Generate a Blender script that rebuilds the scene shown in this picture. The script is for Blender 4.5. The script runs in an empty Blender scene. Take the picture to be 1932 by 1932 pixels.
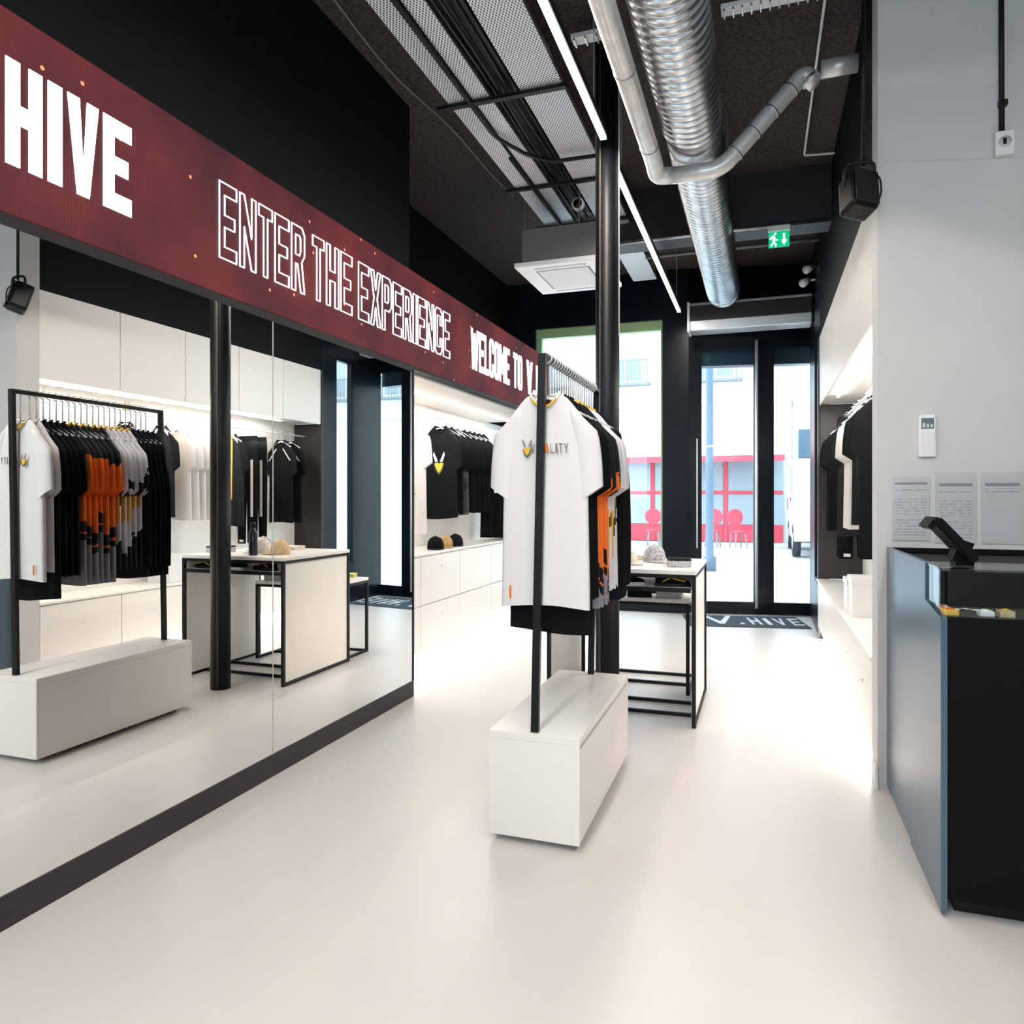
import bpy, bmesh, math, random
from mathutils import Vector, Matrix
random.seed(7)
sc = bpy.context.scene
COL = sc.collection
PI = math.pi

# ------------------------------------------------------------------ camera
# The photograph's frame is taken as it is (1932 x 1932); level camera, yaw to the left.
F_PX, U1, HZ, EYE = 1372.7, 1437.1, 937.8, 1.6
TH = math.atan((U1 - 966) / F_PX)
cam = bpy.data.cameras.new('camera')
cam.sensor_width = 36.0
cam.lens = F_PX / 1932 * 36
cam.shift_y = (HZ - 966) / 1932
cam.clip_start = .02
cam.clip_end = 400
camo = bpy.data.objects.new('camera', cam)
COL.objects.link(camo)
camo.location = (0, 0, EYE)
camo.rotation_euler = (PI / 2, 0, TH)
sc.camera = camo

# ------------------------------------------------------------------ world (bright overcast sky), exposure
w = bpy.data.worlds.new('world')
sc.world = w
w.use_nodes = True
bg = w.node_tree.nodes['Background']
bg.inputs[0].default_value = (.70, .86, 1.0, 1)
bg.inputs[1].default_value = 3.8
sc.view_settings.view_transform = 'Standard'
sc.view_settings.look = 'None'
sc.view_settings.exposure = .72
sc.view_settings.gamma = 1
sc.view_settings.use_curve_mapping = False
sc.cycles.max_bounces = 10
sc.cycles.diffuse_bounces = 5
sc.cycles.glossy_bounces = 5
sc.cycles.transparent_max_bounces = 12
sc.cycles.caustics_reflective = False
sc.cycles.caustics_refractive = False
sc.cycles.sample_clamp_indirect = 6

# ------------------------------------------------------------------ materials
MATS = {}
def M(name, col, rough=.5, metal=0., spec=.5, noise=None, bump=None, emis=0., ecol=None, coat=0.):
    if name in MATS: return MATS[name]
    m = bpy.data.materials.new(name); m.use_nodes = True
    nt = m.node_tree; p = nt.nodes['Principled BSDF']
    c = (*col, 1)
    p.inputs['Base Color'].default_value = c
    p.inputs['Roughness'].default_value = rough
    p.inputs['Metallic'].default_value = metal
    p.inputs['Specular IOR Level'].default_value = spec
    p.inputs['Coat Weight'].default_value = coat
    if emis:
        p.inputs['Emission Color'].default_value = (*(ecol or col), 1)
        p.inputs['Emission Strength'].default_value = emis
    if noise or bump:
        tc = nt.nodes.new('ShaderNodeTexCoord')
    if noise:
        sca, amt = noise
        n = nt.nodes.new('ShaderNodeTexNoise'); n.inputs['Scale'].default_value = sca; n.inputs['Detail'].default_value = 6
        nt.links.new(tc.outputs['Object'], n.inputs['Vector'])
        r = nt.nodes.new('ShaderNodeValToRGB')
        r.color_ramp.elements[0].position = .3; r.color_ramp.elements[1].position = .7
        r.color_ramp.elements[0].color = tuple(max(0, x * (1 - amt)) for x in col) + (1,)
        r.color_ramp.elements[1].color = tuple(min(1, x * (1 + amt)) for x in col) + (1,)
        nt.links.new(n.outputs['Fac'], r.inputs[0]); nt.links.new(r.outputs[0], p.inputs['Base Color'])
    if bump:
        sca, st = bump
        n = nt.nodes.new('ShaderNodeTexNoise'); n.inputs['Scale'].default_value = sca; n.inputs['Detail'].default_value = 4
        nt.links.new(tc.outputs['Object'], n.inputs['Vector'])
        b = nt.nodes.new('ShaderNodeBump'); b.inputs['Strength'].default_value = st; b.inputs['Distance'].default_value = .02
        nt.links.new(n.outputs['Fac'], b.inputs['Height']); nt.links.new(b.outputs[0], p.inputs['Normal'])
    MATS[name] = m
    return m

class NT:
    """tiny node helper"""
    def __init__(s, m): s.t = m.node_tree
    def val(s, op, a, b=None, c=None):
        n = s.t.nodes.new('ShaderNodeMath'); n.operation = op
        for i, x in enumerate((a, b, c)):
            if x is None: continue
            if isinstance(x, (int, float)): n.inputs[i].default_value = x
            else: s.t.links.new(x, n.inputs[i])
        return n.outputs[0]
    def mix(s, f, a, b):
        n = s.t.nodes.new('ShaderNodeMix'); n.data_type = 'RGBA'
        for i, x in ((0, f), (6, a), (7, b)):
            if isinstance(x, (int, float)): n.inputs[i].default_value = x
            elif isinstance(x, tuple): n.inputs[i].default_value = (*x, 1)
            else: s.t.links.new(x, n.inputs[i])
        return n.outputs[2]
    def obj(s):
        tc = s.t.nodes.new('ShaderNodeTexCoord'); x = s.t.nodes.new('ShaderNodeSeparateXYZ')
        s.t.links.new(tc.outputs['Object'], x.inputs[0]); s.tc = tc
        return x.outputs[0], x.outputs[1], x.outputs[2]
    def noise(s, scale, detail=3, vec=None):
        n = s.t.nodes.new('ShaderNodeTexNoise'); n.inputs['Scale'].default_value = scale; n.inputs['Detail'].default_value = detail
        s.t.links.new(vec or s.tc.outputs['Object'], n.inputs['Vector'])
        return n.outputs['Fac']

white_paint = M('white_paint', (.80, .78, .75), .5, noise=(3, .02))
white_lam = M('white_laminate', (.83, .795, .755), .32, noise=(2, .015))
pillar_m = M('pillar_paint', (.60, .585, .575), .55, noise=(2.2, .03), bump=(90, .04))
black_wall = M('black_wall', (.0022, .0026, .0036), .6, spec=.12, noise=(4, .2))
black_metal = M('black_metal', (.006, .006, .007), .45, spec=.25)
black_lam = M('black_laminate', (.004, .004, .005), .5, spec=.08)
black_gloss = M('black_gloss', (.004, .008, .013), .3, spec=.18)
dark_ceiling = M('flocked_ceiling', (.052, .040, .036), .95, noise=(34, .65), bump=(60, 1.0))
galv = M('galvanised_steel', (.60, .63, .66), .30, 1.0, noise=(9, .2))
galv_dark = M('galvanised_dull', (.42, .43, .45), .4, 1.0, noise=(14, .2))
silver = M('brushed_aluminium', (.74, .77, .80), .38, .55)
galv_light = M('bare_sheet_pipe', (.70, .69, .67), .36, .4, noise=(12, .12))
white_plastic = M('white_plastic', (.82, .82, .82), .4)
black_plastic = M('black_plastic', (.005, .005, .006), .38, spec=.25)
brown_panel = M('brown_panel', (.028, .021, .019), .4)
mirror_m = M('mirror_glass', (.90, .92, .91), 0.0, 1.0)
led_white = M('led_diffuser', (1, .97, .92), .5, emis=9, ecol=(1, .90, .79))
led_strip = M('led_strip', (1, .97, .92), .5, emis=14, ecol=(1, .93, .84))

def glass(name, tint=(1, 1, 1), ref=.7):
    m = bpy.data.materials.new(name); m.use_nodes = True; t = m.node_tree
    t.nodes.remove(t.nodes['Principled BSDF'])
    tr = t.nodes.new('ShaderNodeBsdfTransparent'); tr.inputs[0].default_value = (*tint, 1)
    gl = t.nodes.new('ShaderNodeBsdfGlossy'); gl.inputs['Roughness'].default_value = 0.0
    lw_ = t.nodes.new('ShaderNodeLayerWeight'); lw_.inputs[0].default_value = .5
    pw = t.nodes.new('ShaderNodeMath'); pw.operation = 'POWER'; pw.inputs[1].default_value = 4
    t.links.new(lw_.outputs['Facing'], pw.inputs[0])
    fr = t.nodes.new('ShaderNodeMath'); fr.operation = 'MULTIPLY_ADD'; fr.inputs[1].default_value = ref; fr.inputs[2].default_value = .03 * ref / .7
    t.links.new(pw.outputs[0], fr.inputs[0])
    mx = t.nodes.new('ShaderNodeMixShader')
    t.links.new(fr.outputs[0], mx.inputs[0]); t.links.new(tr.outputs[0], mx.inputs[1]); t.links.new(gl.outputs[0], mx.inputs[2])
    t.links.new(mx.outputs[0], t.nodes['Material Output'].inputs[0])
    return m
glass_m = glass('window_glass', (.93, .97, .97))
case_glass = glass('case_glass', (.9, .93, .93))
sleeve_film = glass('sleeve_film', (.97, .97, .97), .12)

def floor_material():
    m = bpy.data.materials.new('resin_floor'); m.use_nodes = True; n = NT(m); p = m.node_tree.nodes['Principled BSDF']
    n.obj()
    a = n.noise(.7, 4); b = n.noise(55, 2)
    c = n.mix(a, (.60, .555, .53), (.68, .65, .625))
    m.node_tree.links.new(c, p.inputs['Base Color'])
    r = n.val('MULTIPLY_ADD', n.noise(1.6, 3), .08, .285)
    m.node_tree.links.new(r, p.inputs['Roughness'])
    bp = m.node_tree.nodes.new('ShaderNodeBump'); bp.inputs['Strength'].default_value = .06; bp.inputs['Distance'].default_value = .01
    m.node_tree.links.new(b, bp.inputs['Height']); m.node_tree.links.new(bp.outputs[0], p.inputs['Normal'])
    p.inputs['Specular IOR Level'].default_value = .5
    return m
floor_m = floor_material()

def perforated(name, col):
    m = bpy.data.materials.new(name); m.use_nodes = True; n = NT(m); p = m.node_tree.nodes['Principled BSDF']
    x, y, z = n.obj()
    k = 2 * PI / .021
    s = n.val('MULTIPLY', n.val('SINE', n.val('MULTIPLY', x, k)), n.val('SINE', n.val('MULTIPLY', y, k * .55)))
    hole = n.val('GREATER_THAN', s, .25)
    m.node_tree.links.new(n.mix(hole, col, (.02, .02, .025)), p.inputs['Base Color'])
    p.inputs['Metallic'].default_value = .1; p.inputs['Roughness'].default_value = .38
    return m
perf_m = perforated('perforated_steel', (.80, .82, .86))

def screen_material():
    m = bpy.data.materials.new('led_screen'); m.use_nodes = True; n = NT(m); t = m.node_tree; p = t.nodes['Principled BSDF']
    x, y, z = n.obj()
    f = n.noise(1.6, 5)
    g = n.val('SINE', n.val('MULTIPLY', y, 420.))
    c = n.mix(n.val('MULTIPLY_ADD', f, 2.2, -.6), (.030, .008, .014), (.155, .024, .022))
    c = n.mix(n.val('MULTIPLY', n.val('ADD', g, 1.), .10), c, (.01, .003, .004))
    v = t.nodes.new('ShaderNodeTexVoronoi'); v.inputs['Scale'].default_value = 3.2
    v.voronoi_dimensions = '2D'; v.inputs['Scale'].default_value = 5.
    cb = t.nodes.new('ShaderNodeCombineXYZ'); t.links.new(y, cb.inputs[0]); t.links.new(z, cb.inputs[1]); t.links.new(cb.outputs[0], v.inputs['Vector'])
    sp_ = t.nodes.new('ShaderNodeSeparateColor'); t.links.new(v.outputs['Color'], sp_.inputs[0])
    d = n.val('MULTIPLY', n.val('LESS_THAN', v.outputs['Distance'], .045), n.val('GREATER_THAN', sp_.outputs[0], .75))
    c = n.mix(d, c, (1., .33, .16))
    t.links.new(c, p.inputs['Emission Color']); p.inputs['Emission Strength'].default_value = .85
    p.inputs['Base Color'].default_value = (.012, .008, .010, 1); p.inputs['Roughness'].default_value = .7; p.inputs['Specular IOR Level'].default_value = .1
    return m
screen_m = screen_material()
letter_led = M('screen_white', (.9, .9, .92), .5, emis=2.6, ecol=(.93, .95, 1.))

# ------------------------------------------------------------------ mesh helpers
class B:
    def __init__(s): s.b = bmesh.new()
    def box(s, x0, x1, y0, y1, z0, z1, bv=0):
        r = bmesh.ops.create_cube(s.b, size=1)
        vs = r['verts']
        bmesh.ops.scale(s.b, vec=(x1 - x0, y1 - y0, z1 - z0), verts=vs)
        bmesh.ops.translate(s.b, vec=((x0 + x1) / 2, (y0 + y1) / 2, (z0 + z1) / 2), verts=vs)
        if bv:
            es = list({e for v in vs for e in v.link_edges})
            bmesh.ops.bevel(s.b, geom=es, offset=bv, segments=2, affect='EDGES', profile=.5)
        return s
    def obox(s, c, size, rot):
        r = bmesh.ops.create_cube(s.b, size=1)
        m = Matrix.Translation(c) @ rot.to_4x4() @ Matrix.Diagonal((*size, 1))
        bmesh.ops.transform(s.b, matrix=m, verts=r['verts']); return s
    def tube(s, pts, r, n=10, cap=True, rz=None):
        pts = [Vector(p) for p in pts]; rings = []
        rs = r if isinstance(r, (list, tuple)) else [r] * len(pts)
        up = None
        for i, p in enumerate(pts):
            d = (pts[min(i + 1, len(pts) - 1)] - pts[max(i - 1, 0)]).normalized()
            if up is None:
                up = Vector((0, 0, 1)) if abs(d.z) < .9 else Vector((0, 1, 0))
            a = d.cross(up).normalized(); up = a.cross(d).normalized()
            rings.append([s.b.verts.new(p + (a * math.cos(t) + up * math.sin(t)) * rs[i]) for t in [2 * PI * k / n for k in range(n)]])
        for A, C in zip(rings, rings[1:]):
            for k in range(n):
                s.b.faces.new((A[k], A[(k + 1) % n], C[(k + 1) % n], C[k]))
        if cap:
            s.b.faces.new(rings[0][::-1]); s.b.faces.new(rings[-1])
        return s
    def rings(s, rings, cap0=False, cap1=False):
        R = [[s.b.verts.new(p) for p in r] for r in rings]; n = len(R[0])
        for A, C in zip(R, R[1:]):
            for k in range(n):
                s.b.faces.new((A[k], A[(k + 1) % n], C[(k + 1) % n], C[k]))
        if cap0: s.b.faces.new(R[0][::-1])
        if cap1: s.b.faces.new(R[-1])
        return s
    def prism(s, pts, axis, a, b):
        """pts 2D; axis 'x': pts=(y,z); 'y': pts=(x,z); 'z': pts=(x,y)"""
        def P(p, t): return {'x': (t, p[0], p[1]), 'y': (p[0], t, p[1]), 'z': (p[0], p[1], t)}[axis]
        A = [s.b.verts.new(P(p, a)) for p in pts]; C = [s.b.verts.new(P(p, b)) for p in pts]; n = len(pts)
        s.b.faces.new(A); s.b.faces.new(C[::-1])
        for k in range(n): s.b.faces.new((A[k], C[k], C[(k + 1) % n], A[(k + 1) % n]))
        return s
    def lathe(s, prof, c=(0, 0, 0), n=20):
        rings = [[(c[0] + r * math.cos(2 * PI * k / n), c[1] + r * math.sin(2 * PI * k / n), c[2] + z) for k in range(n)] for r, z in prof]
        return s.rings(rings, True, True)
    def sphere(s, c, r, sc_=(1, 1, 1), u=12, v=8):
        m = Matrix.Translation(c) @ Matrix.Diagonal((r * sc_[0], r * sc_[1], r * sc_[2], 1))
        bmesh.ops.create_uvsphere(s.b, u_segments=u, v_segments=v, radius=1, matrix=m); return s
    def mesh(s, name, smooth=False):
        bmesh.ops.recalc_face_normals(s.b, faces=s.b.faces)
        me = bpy.data.meshes.new(name); s.b.to_mesh(me); s.b.free()
        if smooth:
            for p in me.polygons: p.use_smooth = True
        return me

def base(o):
    v = Vector((0, 0, 0))
    while o is not None:
        v += o.location; o = o.parent
    return v
def part(b, name, mat, parent=None, smooth=False):
    me = b if isinstance(b, bpy.types.Mesh) else b.mesh(name, smooth)
    if parent is not None:
        off = base(parent)
        if off.length > 1e-9: me.transform(Matrix.Translation(-off))
    o = bpy.data.objects.new(name, me); COL.objects.link(o)
    if mat is not None:
        me.materials.clear(); me.materials.append(mat)
    o.parent = parent
    return o
def T(name, label, cat, loc=(0, 0, 0), group=None):
    o = bpy.data.objects.new(name, None); COL.objects.link(o); o.empty_display_size = .1
    o.location = loc; o['label'] = label; o['category'] = cat
    if group: o['group'] = group
    return o
def solo(b, name, mat, label, cat, group=None, smooth=False):
    o = part(b, name, mat, None, smooth)
    # put the origin at the base of the thing
    co = [v.co for v in o.data.vertices]
    c = Vector(((min(v.x for v in co) + max(v.x for v in co)) / 2, (min(v.y for v in co) + max(v.y for v in co)) / 2, min(v.z for v in co)))
    o.data.transform(Matrix.Translation(-c)); o.location = c
    o['label'] = label; o['category'] = cat
    if group: o['group'] = group
    return o
def struct(b, name, mat, smooth=False):
    o = part(b, name, mat, None, smooth); o['kind'] = 'structure'; return o
def dup(root, loc, rotz=0, label=None, group=None):
    r = root.copy(); COL.objects.link(r); r.location = loc; r.rotation_euler = (0, 0, rotz)
    if label: r['label'] = label
    if group: r['group'] = group
    for ch in list(root.children):
        c = ch.copy(); COL.objects.link(c); c.parent = r
        for g in ch.children:
            d = g.copy(); COL.objects.link(d); d.parent = c
    return r
def area(parent, loc, sx, sy, power, col=(1, .9, .8), rot=(0, 0, 0), spread=PI):
    l = bpy.data.lights.new('lamp_light', 'AREA'); l.shape = 'RECTANGLE'; l.size = sx; l.size_y = sy; l.energy = power; l.color = col; l.spread = spread
    o = bpy.data.objects.new('lamp_light', l); COL.objects.link(o); o.parent = parent
    o.location = Vector(loc) - base(parent); o.rotation_euler = rot
    return o

# ------------------------------------------------------------------ lettering
def contours(ch, sx=.34, sy=.16):
    h = sy / 2; m = .5; k = .07
    R = lambda x0, y0, x1, y1: [(x0, y0), (x1, y0), (x1, y1), (x0, y1)]
    def rr(x0, y0, x1, y1, c=.10):
        c2 = c
        return [(x0 + c2 * 2, y0), (x1 - c2 * 2, y0), (x1, y0 + c2), (x1, y1 - c2), (x1 - c2 * 2, y1), (x0 + c2 * 2, y1), (x0, y1 - c2), (x0, y0 + c2)]
    D = {
     'H': [[(0, 0), (sx, 0), (sx, m - h), (1 - sx, m - h), (1 - sx, 0), (1, 0), (1, 1), (1 - sx, 1), (1 - sx, m + h), (sx, m + h), (sx, 1), (0, 1)]],
     'I': [R(0, 0, 1, 1)],
     'V': [[(0, 1), (sx, 1), (.5, .28), (1 - sx, 1), (1, 1), (.5 + sx * .52, 0), (.5 - sx * .52, 0)]],
     'E': [[(0, 0), (1, 0), (1, sy), (sx, sy), (sx, m - h), (.88, m - h), (.88, m + h), (sx, m + h), (sx, 1 - sy), (1, 1 - sy), (1, 1), (0, 1)]],
     'N': [[(0, 0), (sx * .9, 0), (sx * .9, .56), (1 - sx * .9, 0), (1, 0), (1, 1), (1 - sx * .9, 1), (1 - sx * .9, .44), (sx * .9, 1), (0, 1)]],
     'T': [[(.5 - sx / 2, 0), (.5 + sx / 2, 0), (.5 + sx / 2, 1 - sy), (1, 1 - sy), (1, 1), (0, 1), (0, 1 - sy), (.5 - sx / 2, 1 - sy)]],
     'L': [[(0, 0), (1, 0), (1, sy), (sx, sy), (sx, 1), (0, 1)]],
     'R': [[(0, 0), (sx, 0), (sx, .42), (.45, .42), (1 - sx, 0), (1, 0), (.78, .46), (1, .58), (1, .9), (.8, 1), (0, 1)], [(sx, .56), (.62, .56), (.68, .62), (.68, .82), (.62, .86), (sx, .86)]],
     'P': [[(0, 0), (sx, 0), (sx, .38), (.8, .38), (1, .48), (1, .9), (.8, 1), (0, 1)], [(sx, .53), (.62, .53), (.68, .58), (.68, .82), (.62, .86), (sx, .86)]],
     'X': [[(0, 0), (sx, 0), (.5, .34), (1 - sx, 0), (1, 0), (.5 + sx * .55, .5), (1, 1), (1 - sx, 1), (.5, .66), (sx, 1), (0, 1), (.5 - sx * .55, .5)]],
     'C': [[(.2, 0), (.8, 0), (1, .1), (1, .36), (1 - sx, .36), (1 - sx, sy), (sx, sy), (sx, 1 - sy), (1 - sx, 1 - sy), (1 - sx, .64), (1, .64), (1, .9), (.8, 1), (.2, 1), (0, .9), (0, .1)]],
     'O': [rr(0, 0, 1, 1), R(sx, sy, 1 - sx, 1 - sy)],
     'M': [[(0, 0), (.24, 0), (.24, .6), (.5, .2), (.76, .6), (.76, 0), (1, 0), (1, 1), (.78, 1), (.5, .52), (.22, 1), (0, 1)]],
     'W': [[(0, 1), (.2, 1), (.30, .36), (.41, .9), (.59, .9), (.70, .36), (.8, 1), (1, 1), (.82, 0), (.60, 0), (.5, .5), (.40, 0), (.18, 0)]],
     'A': [[(0, 0), (.26, 0), (.33, .25), (.67, .25), (.74, 0), (1, 0), (.66, 1), (.34, 1)]],
     'Y': [[(.5 - sx / 2, 0), (.5 + sx / 2, 0), (.5 + sx / 2, .42), (1, 1), (1 - sx, 1), (.5, .62), (sx, 1), (0, 1), (.5 - sx / 2, .42)]],
     '.': [R(0, 0, 1, .18)],
    }
    return D[ch]
WID = {'I': .42, '.': .36, 'M': 1.25, 'W': 1.4, ' ': .55, 'T': .9, 'L': .85}
def letter_mesh(ch, wdt, hgt, outline=0., sx=.34, sy=.16, depth=.004):
    """letter in the local XY plane, returns a mesh"""
    cu = bpy.data.curves.new('letter', 'CURVE')
    if outline: cu.dimensions = '3D'; cu.bevel_depth = outline; cu.bevel_resolution = 0
    else: cu.dimensions = '2D'; cu.fill_mode = 'BOTH'; cu.extrude = depth
    if ch == 'I': sx = 1
    for c in contours(ch, sx, sy):
        sp = cu.splines.new('POLY'); sp.points.add(len(c) - 1); sp.use_cyclic_u = True
        for p, (x, y) in zip(sp.points, c): p.co = (x * wdt, y * hgt, 0, 1)
    o = bpy.data.objects.new('letter', cu); COL.objects.link(o)
    dg = bpy.context.evaluated_depsgraph_get()
    me = bpy.data.meshes.new_from_object(o.evaluated_get(dg))
    bpy.data.objects.remove(o); bpy.data.curves.remove(cu)
    return me
def word(text, x0, x1, hgt, frame, parent, mat, outline=0., gap=.16, sx=.34, sy=.16, depth=.004, mats=None):
    """spread a word between x0 and x1; frame maps letter XY into the world"""
    tot = sum(WID.get(c, 1) for c in text) + gap * (len(text) - 1)
    u = (x1 - x0) / tot; x = x0
    for i, c in enumerate(text):
        wd = WID.get(c, 1) * u
        if c != ' ':
            me = letter_mesh(c, wd, hgt, outline, sx, sy, depth)
            me.transform(frame @ Matrix.Translation((x, 0, 0)))
            part(me, 'letter', (mats or {}).get(i, mat), parent)
        x += wd + gap * u

# ------------------------------------------------------------------ room shell
XM = -2.65          # mirror and sign plane
CEIL = 4.736
struct(B().box(-3.7, 2.6, -2.6, 10.62, -.1, 0), 'floor', floor_m)
struct(B().box(-3.7, 2.6, -2.6, 10.62, CEIL, CEIL + .1), 'ceiling', dark_ceiling)
wl = struct(B().box(-3.68, -3.57, -2.6, 10.4, 0, CEIL), 'wall_left', black_wall)
struct(B().box(-3.57, XM - .03, -2.6, 5.268, 0, CEIL), 'wall_mirror', black_wall)
wb = B(); wb.box(-3.7, -1.9, -2.7, -2.6, 0, CEIL); wb.box(1.9, 2.6, -2.7, -2.6, 0, CEIL); wb.box(-1.9, 1.9, -2.7, -2.6, 0, 1.5); wb.box(-1.9, 1.9, -2.7, -2.6, 4.3, CEIL)
struct(wb, 'wall_back', M('grey_paint', (.45, .45, .45), .6))
w3 = struct(B().box(-1.9, 1.9, -2.66, -2.65, 1.5, 4.3), 'added_window', glass_m)  # unseen back window, added to bring bluish daylight onto the pillar
wf = B()
for xx in (-1.9, -.64, .60, 1.86): wf.box(xx, xx + .04, -2.69, -2.61, 1.5, 4.3)
wf.box(-1.9, 1.9, -2.69, -2.61, 1.5, 1.55); wf.box(-1.9, 1.9, -2.69, -2.61, 4.25, 4.3)
part(wf, 'window_frame', black_metal, w3)
struct(B().box(2.6, 2.7, -2.7, 4.9, 0, CEIL), 'wall_right', M('grey_paint', (.45, .45, .45), .6))
struct(B().box(XM - .03, XM + .006, -2.6, 5.278, 0, .1264, .003), 'baseboard_left', M('dark_skirting', (.020, .017, .019), .5))
# pillar wall behind the counter
pil = struct(B().box(.60, 2.6, 4.42, 4.62, 0, CEIL), 'wall_pillar', pillar_m)
part(B().box(.585, .60, 4.40, 4.53, 0, .13, .003), 'baseboard', white_paint, pil)
def seam(p0, p1):
    b = B(); b.tube([p0, p1], .0035, 6); return b
part(seam((.62, 4.4185, 3.43), (1.45, 4.4185, 3.335)), 'plaster_seam', pillar_m, pil)
# right wall behind the clothing niche, side wall with window towards the street
struct(B().box(1.06, 1.16, 4.62, 8.9, 0, CEIL), 'wall_niche_right', white_paint)
struct(B().box(.62, 1.16, 4.62, 8.9, 3.40, CEIL), 'wall_over_cabinet', black_wall)
sw = B()
sw.box(.62, .72, 8.90, 9.28, 0, CEIL); sw.box(.62, .72, 9.28, 9.74, 0, .58); sw.box(.62, .72, 9.28, 9.74, 3.66, CEIL); sw.box(.62, .72, 9.74, 10.60, 0, CEIL)
struct(sw, 'wall_side', black_gloss)
wn = struct(B().box(.66, .672, 9.28, 9.74, .58, 3.66), 'window_1', glass_m)
wf = B(); wf.box(.625, .70, 9.28, 9.305, .58, 3.66); wf.box(.625, .70, 9.715, 9.74, .58, 3.66); wf.box(.625, .70, 9.28, 9.74, .58, .62); wf.box(.625, .70, 9.28, 9.74, 3.62, 3.66)
part(wf, 'window_frame', black_gloss, wn)
# shop front: window wall (Y = 10.2)
fw = B()
fw.box(-3.6, -3.14, 10.2, 10.4, 0, CEIL); fw.box(-3.14, -1.30, 10.2, 10.4, 4.06, CEIL); fw.box(-3.14, -1.30, 10.2, 10.4, 0, .12); fw.box(-1.30, -.945, 10.2, 10.45, 0, CEIL)
struct(fw, 'wall_front', black_gloss)
w2 = struct(B().box(-3.14, -1.30, 10.30, 10.312, .12, 4.06), 'window_2', glass_m)
wf = B(); wf.box(-3.14, -1.30, 10.26, 10.36, 3.93, 4.06); wf.box(-3.14, -3.06, 10.26, 10.36, .12, 3.93); wf.box(-1.33, -1.30, 10.26, 10.36, .12, 3.93); wf.box(-3.14, -1.30, 10.26, 10.36, .12, .2)
part(wf, 'window_frame', M('lime_frame', (.38, .58, .30), .4), w2)
# door wall, turned by about 10 degrees
DA = math.atan2(.30, 1.62)
DM = Matrix.Translation((-.945, 10.245, 0)) @ Matrix.Rotation(DA, 4, 'Z')
DL = 1.66
def dbox(boxes, bv=0):
    b = B()
    for x in boxes: b.box(*x, bv=bv)
    bmesh.ops.transform(b.b, matrix=DM, verts=b.b.verts); return b
struct(dbox([(0, DL, 0, .12, 3.74, CEIL), (0, .06, 0, .12, 0, 3.74)]), 'wall_door', black_gloss)
dr = struct(dbox([(.06, .17, .0, .07, 0, 3.74), (.86, 1.12, 0, .07, 0, 3.74), (1.60, 1.66, 0, .07, 0, 3.74), (.06, 1.66, 0, .07, 3.62, 3.74), (.06, 1.66, 0, .07, 0, .17)]), 'door_1', black_gloss)
part(dbox([(.17, .86, .03, .042, .17, 3.62)]), 'pane', glass_m, dr)
part(dbox([(1.12, 1.60, .03, .042, .17, 3.62)]), 'pane', glass_m, dr)
hb = B(); hb.tube([(.885, -.05, .10), (.885, -.05, 3.72)], .022, 12)
hb.box(.87, .90, -.05, 0, .3, .33); hb.box(.87, .90, -.05, 0, 3.5, 3.53)
bmesh.ops.transform(hb.b, matrix=DM, verts=hb.b.verts)
part(hb, 'pull_handle', silver, dr, True)
part(dbox([(.10, .115, -.01, .0, .9, 2.4)]), 'push_strip', silver, dr)
part(dbox([(-.02, DL, -.06, 0, 0, .012)]), 'threshold', galv_dark, dr)
part(dbox([(.10, 1.64, .14, .34, 3.42, 3.70)]), 'reflection_box', M('reflection_blue', (.02, .05, .08), .3), dr)  # dark blue box stands in for a reflection in the upper door glass
def portal(loc, rot, sx, sy):
    l = bpy.data.lights.new('daylight_portal', 'AREA'); l.shape = 'RECTANGLE'; l.size = sx; l.size_y = sy; l.cycles.is_portal = True
    o = bpy.data.objects.new('daylight_portal', l); COL.objects.link(o); o.location = loc; o.rotation_euler = rot
portal((0, -2.72, 2.9), (PI / 2, 0, PI), 3.8, 2.8)
portal((-2.22, 10.42, 2.1), (PI / 2, 0, 0), 1.84, 3.9)
portal((-.12, 10.60, 1.9), (PI / 2, 0, DA), 1.6, 3.6)
# cross beam
struct(B().box(-1.6, 1.06, 7.42, 7.75, 4.20, CEIL), 'ceiling_beam', M('beam_paint', (.02, .02, .023), .5))

# ------------------------------------------------------------------ mirrors and LED sign
for y0, y1 in ((-.06, 1.722), (1.726, 3.498), (3.502, 5.262)):
    t = T('wall_mirror_panel', 'tall frameless wall mirror panel below the red LED screen', 'mirror', (XM, (y0 + y1) / 2, .1264), 'mirror panels on the left wall')
    part(B().box(XM - .004, XM, y0 + .002, y1 - .002, .1264, 2.605), 'mirror_glass', mirror_m, t)
    part(B().box(XM - .025, XM - .006, y0, y1, .1264, 2.605), 'backing', black_plastic, t)
struct(B().box(XM - .03, XM + .006, 5.264, 5.282, .1264, 2.62), 'trim_1', black_metal)
struct(B().box(XM - .03, XM - .002, -2.5, 5.282, 2.605, 2.63), 'trim_2', black_metal)
struct(B().box(XM - .004, XM + .0012, 3.4965, 3.5035, .1264, 2.605), 'trim_3', M('mirror_edge', (.45, .45, .43), .4))

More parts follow.
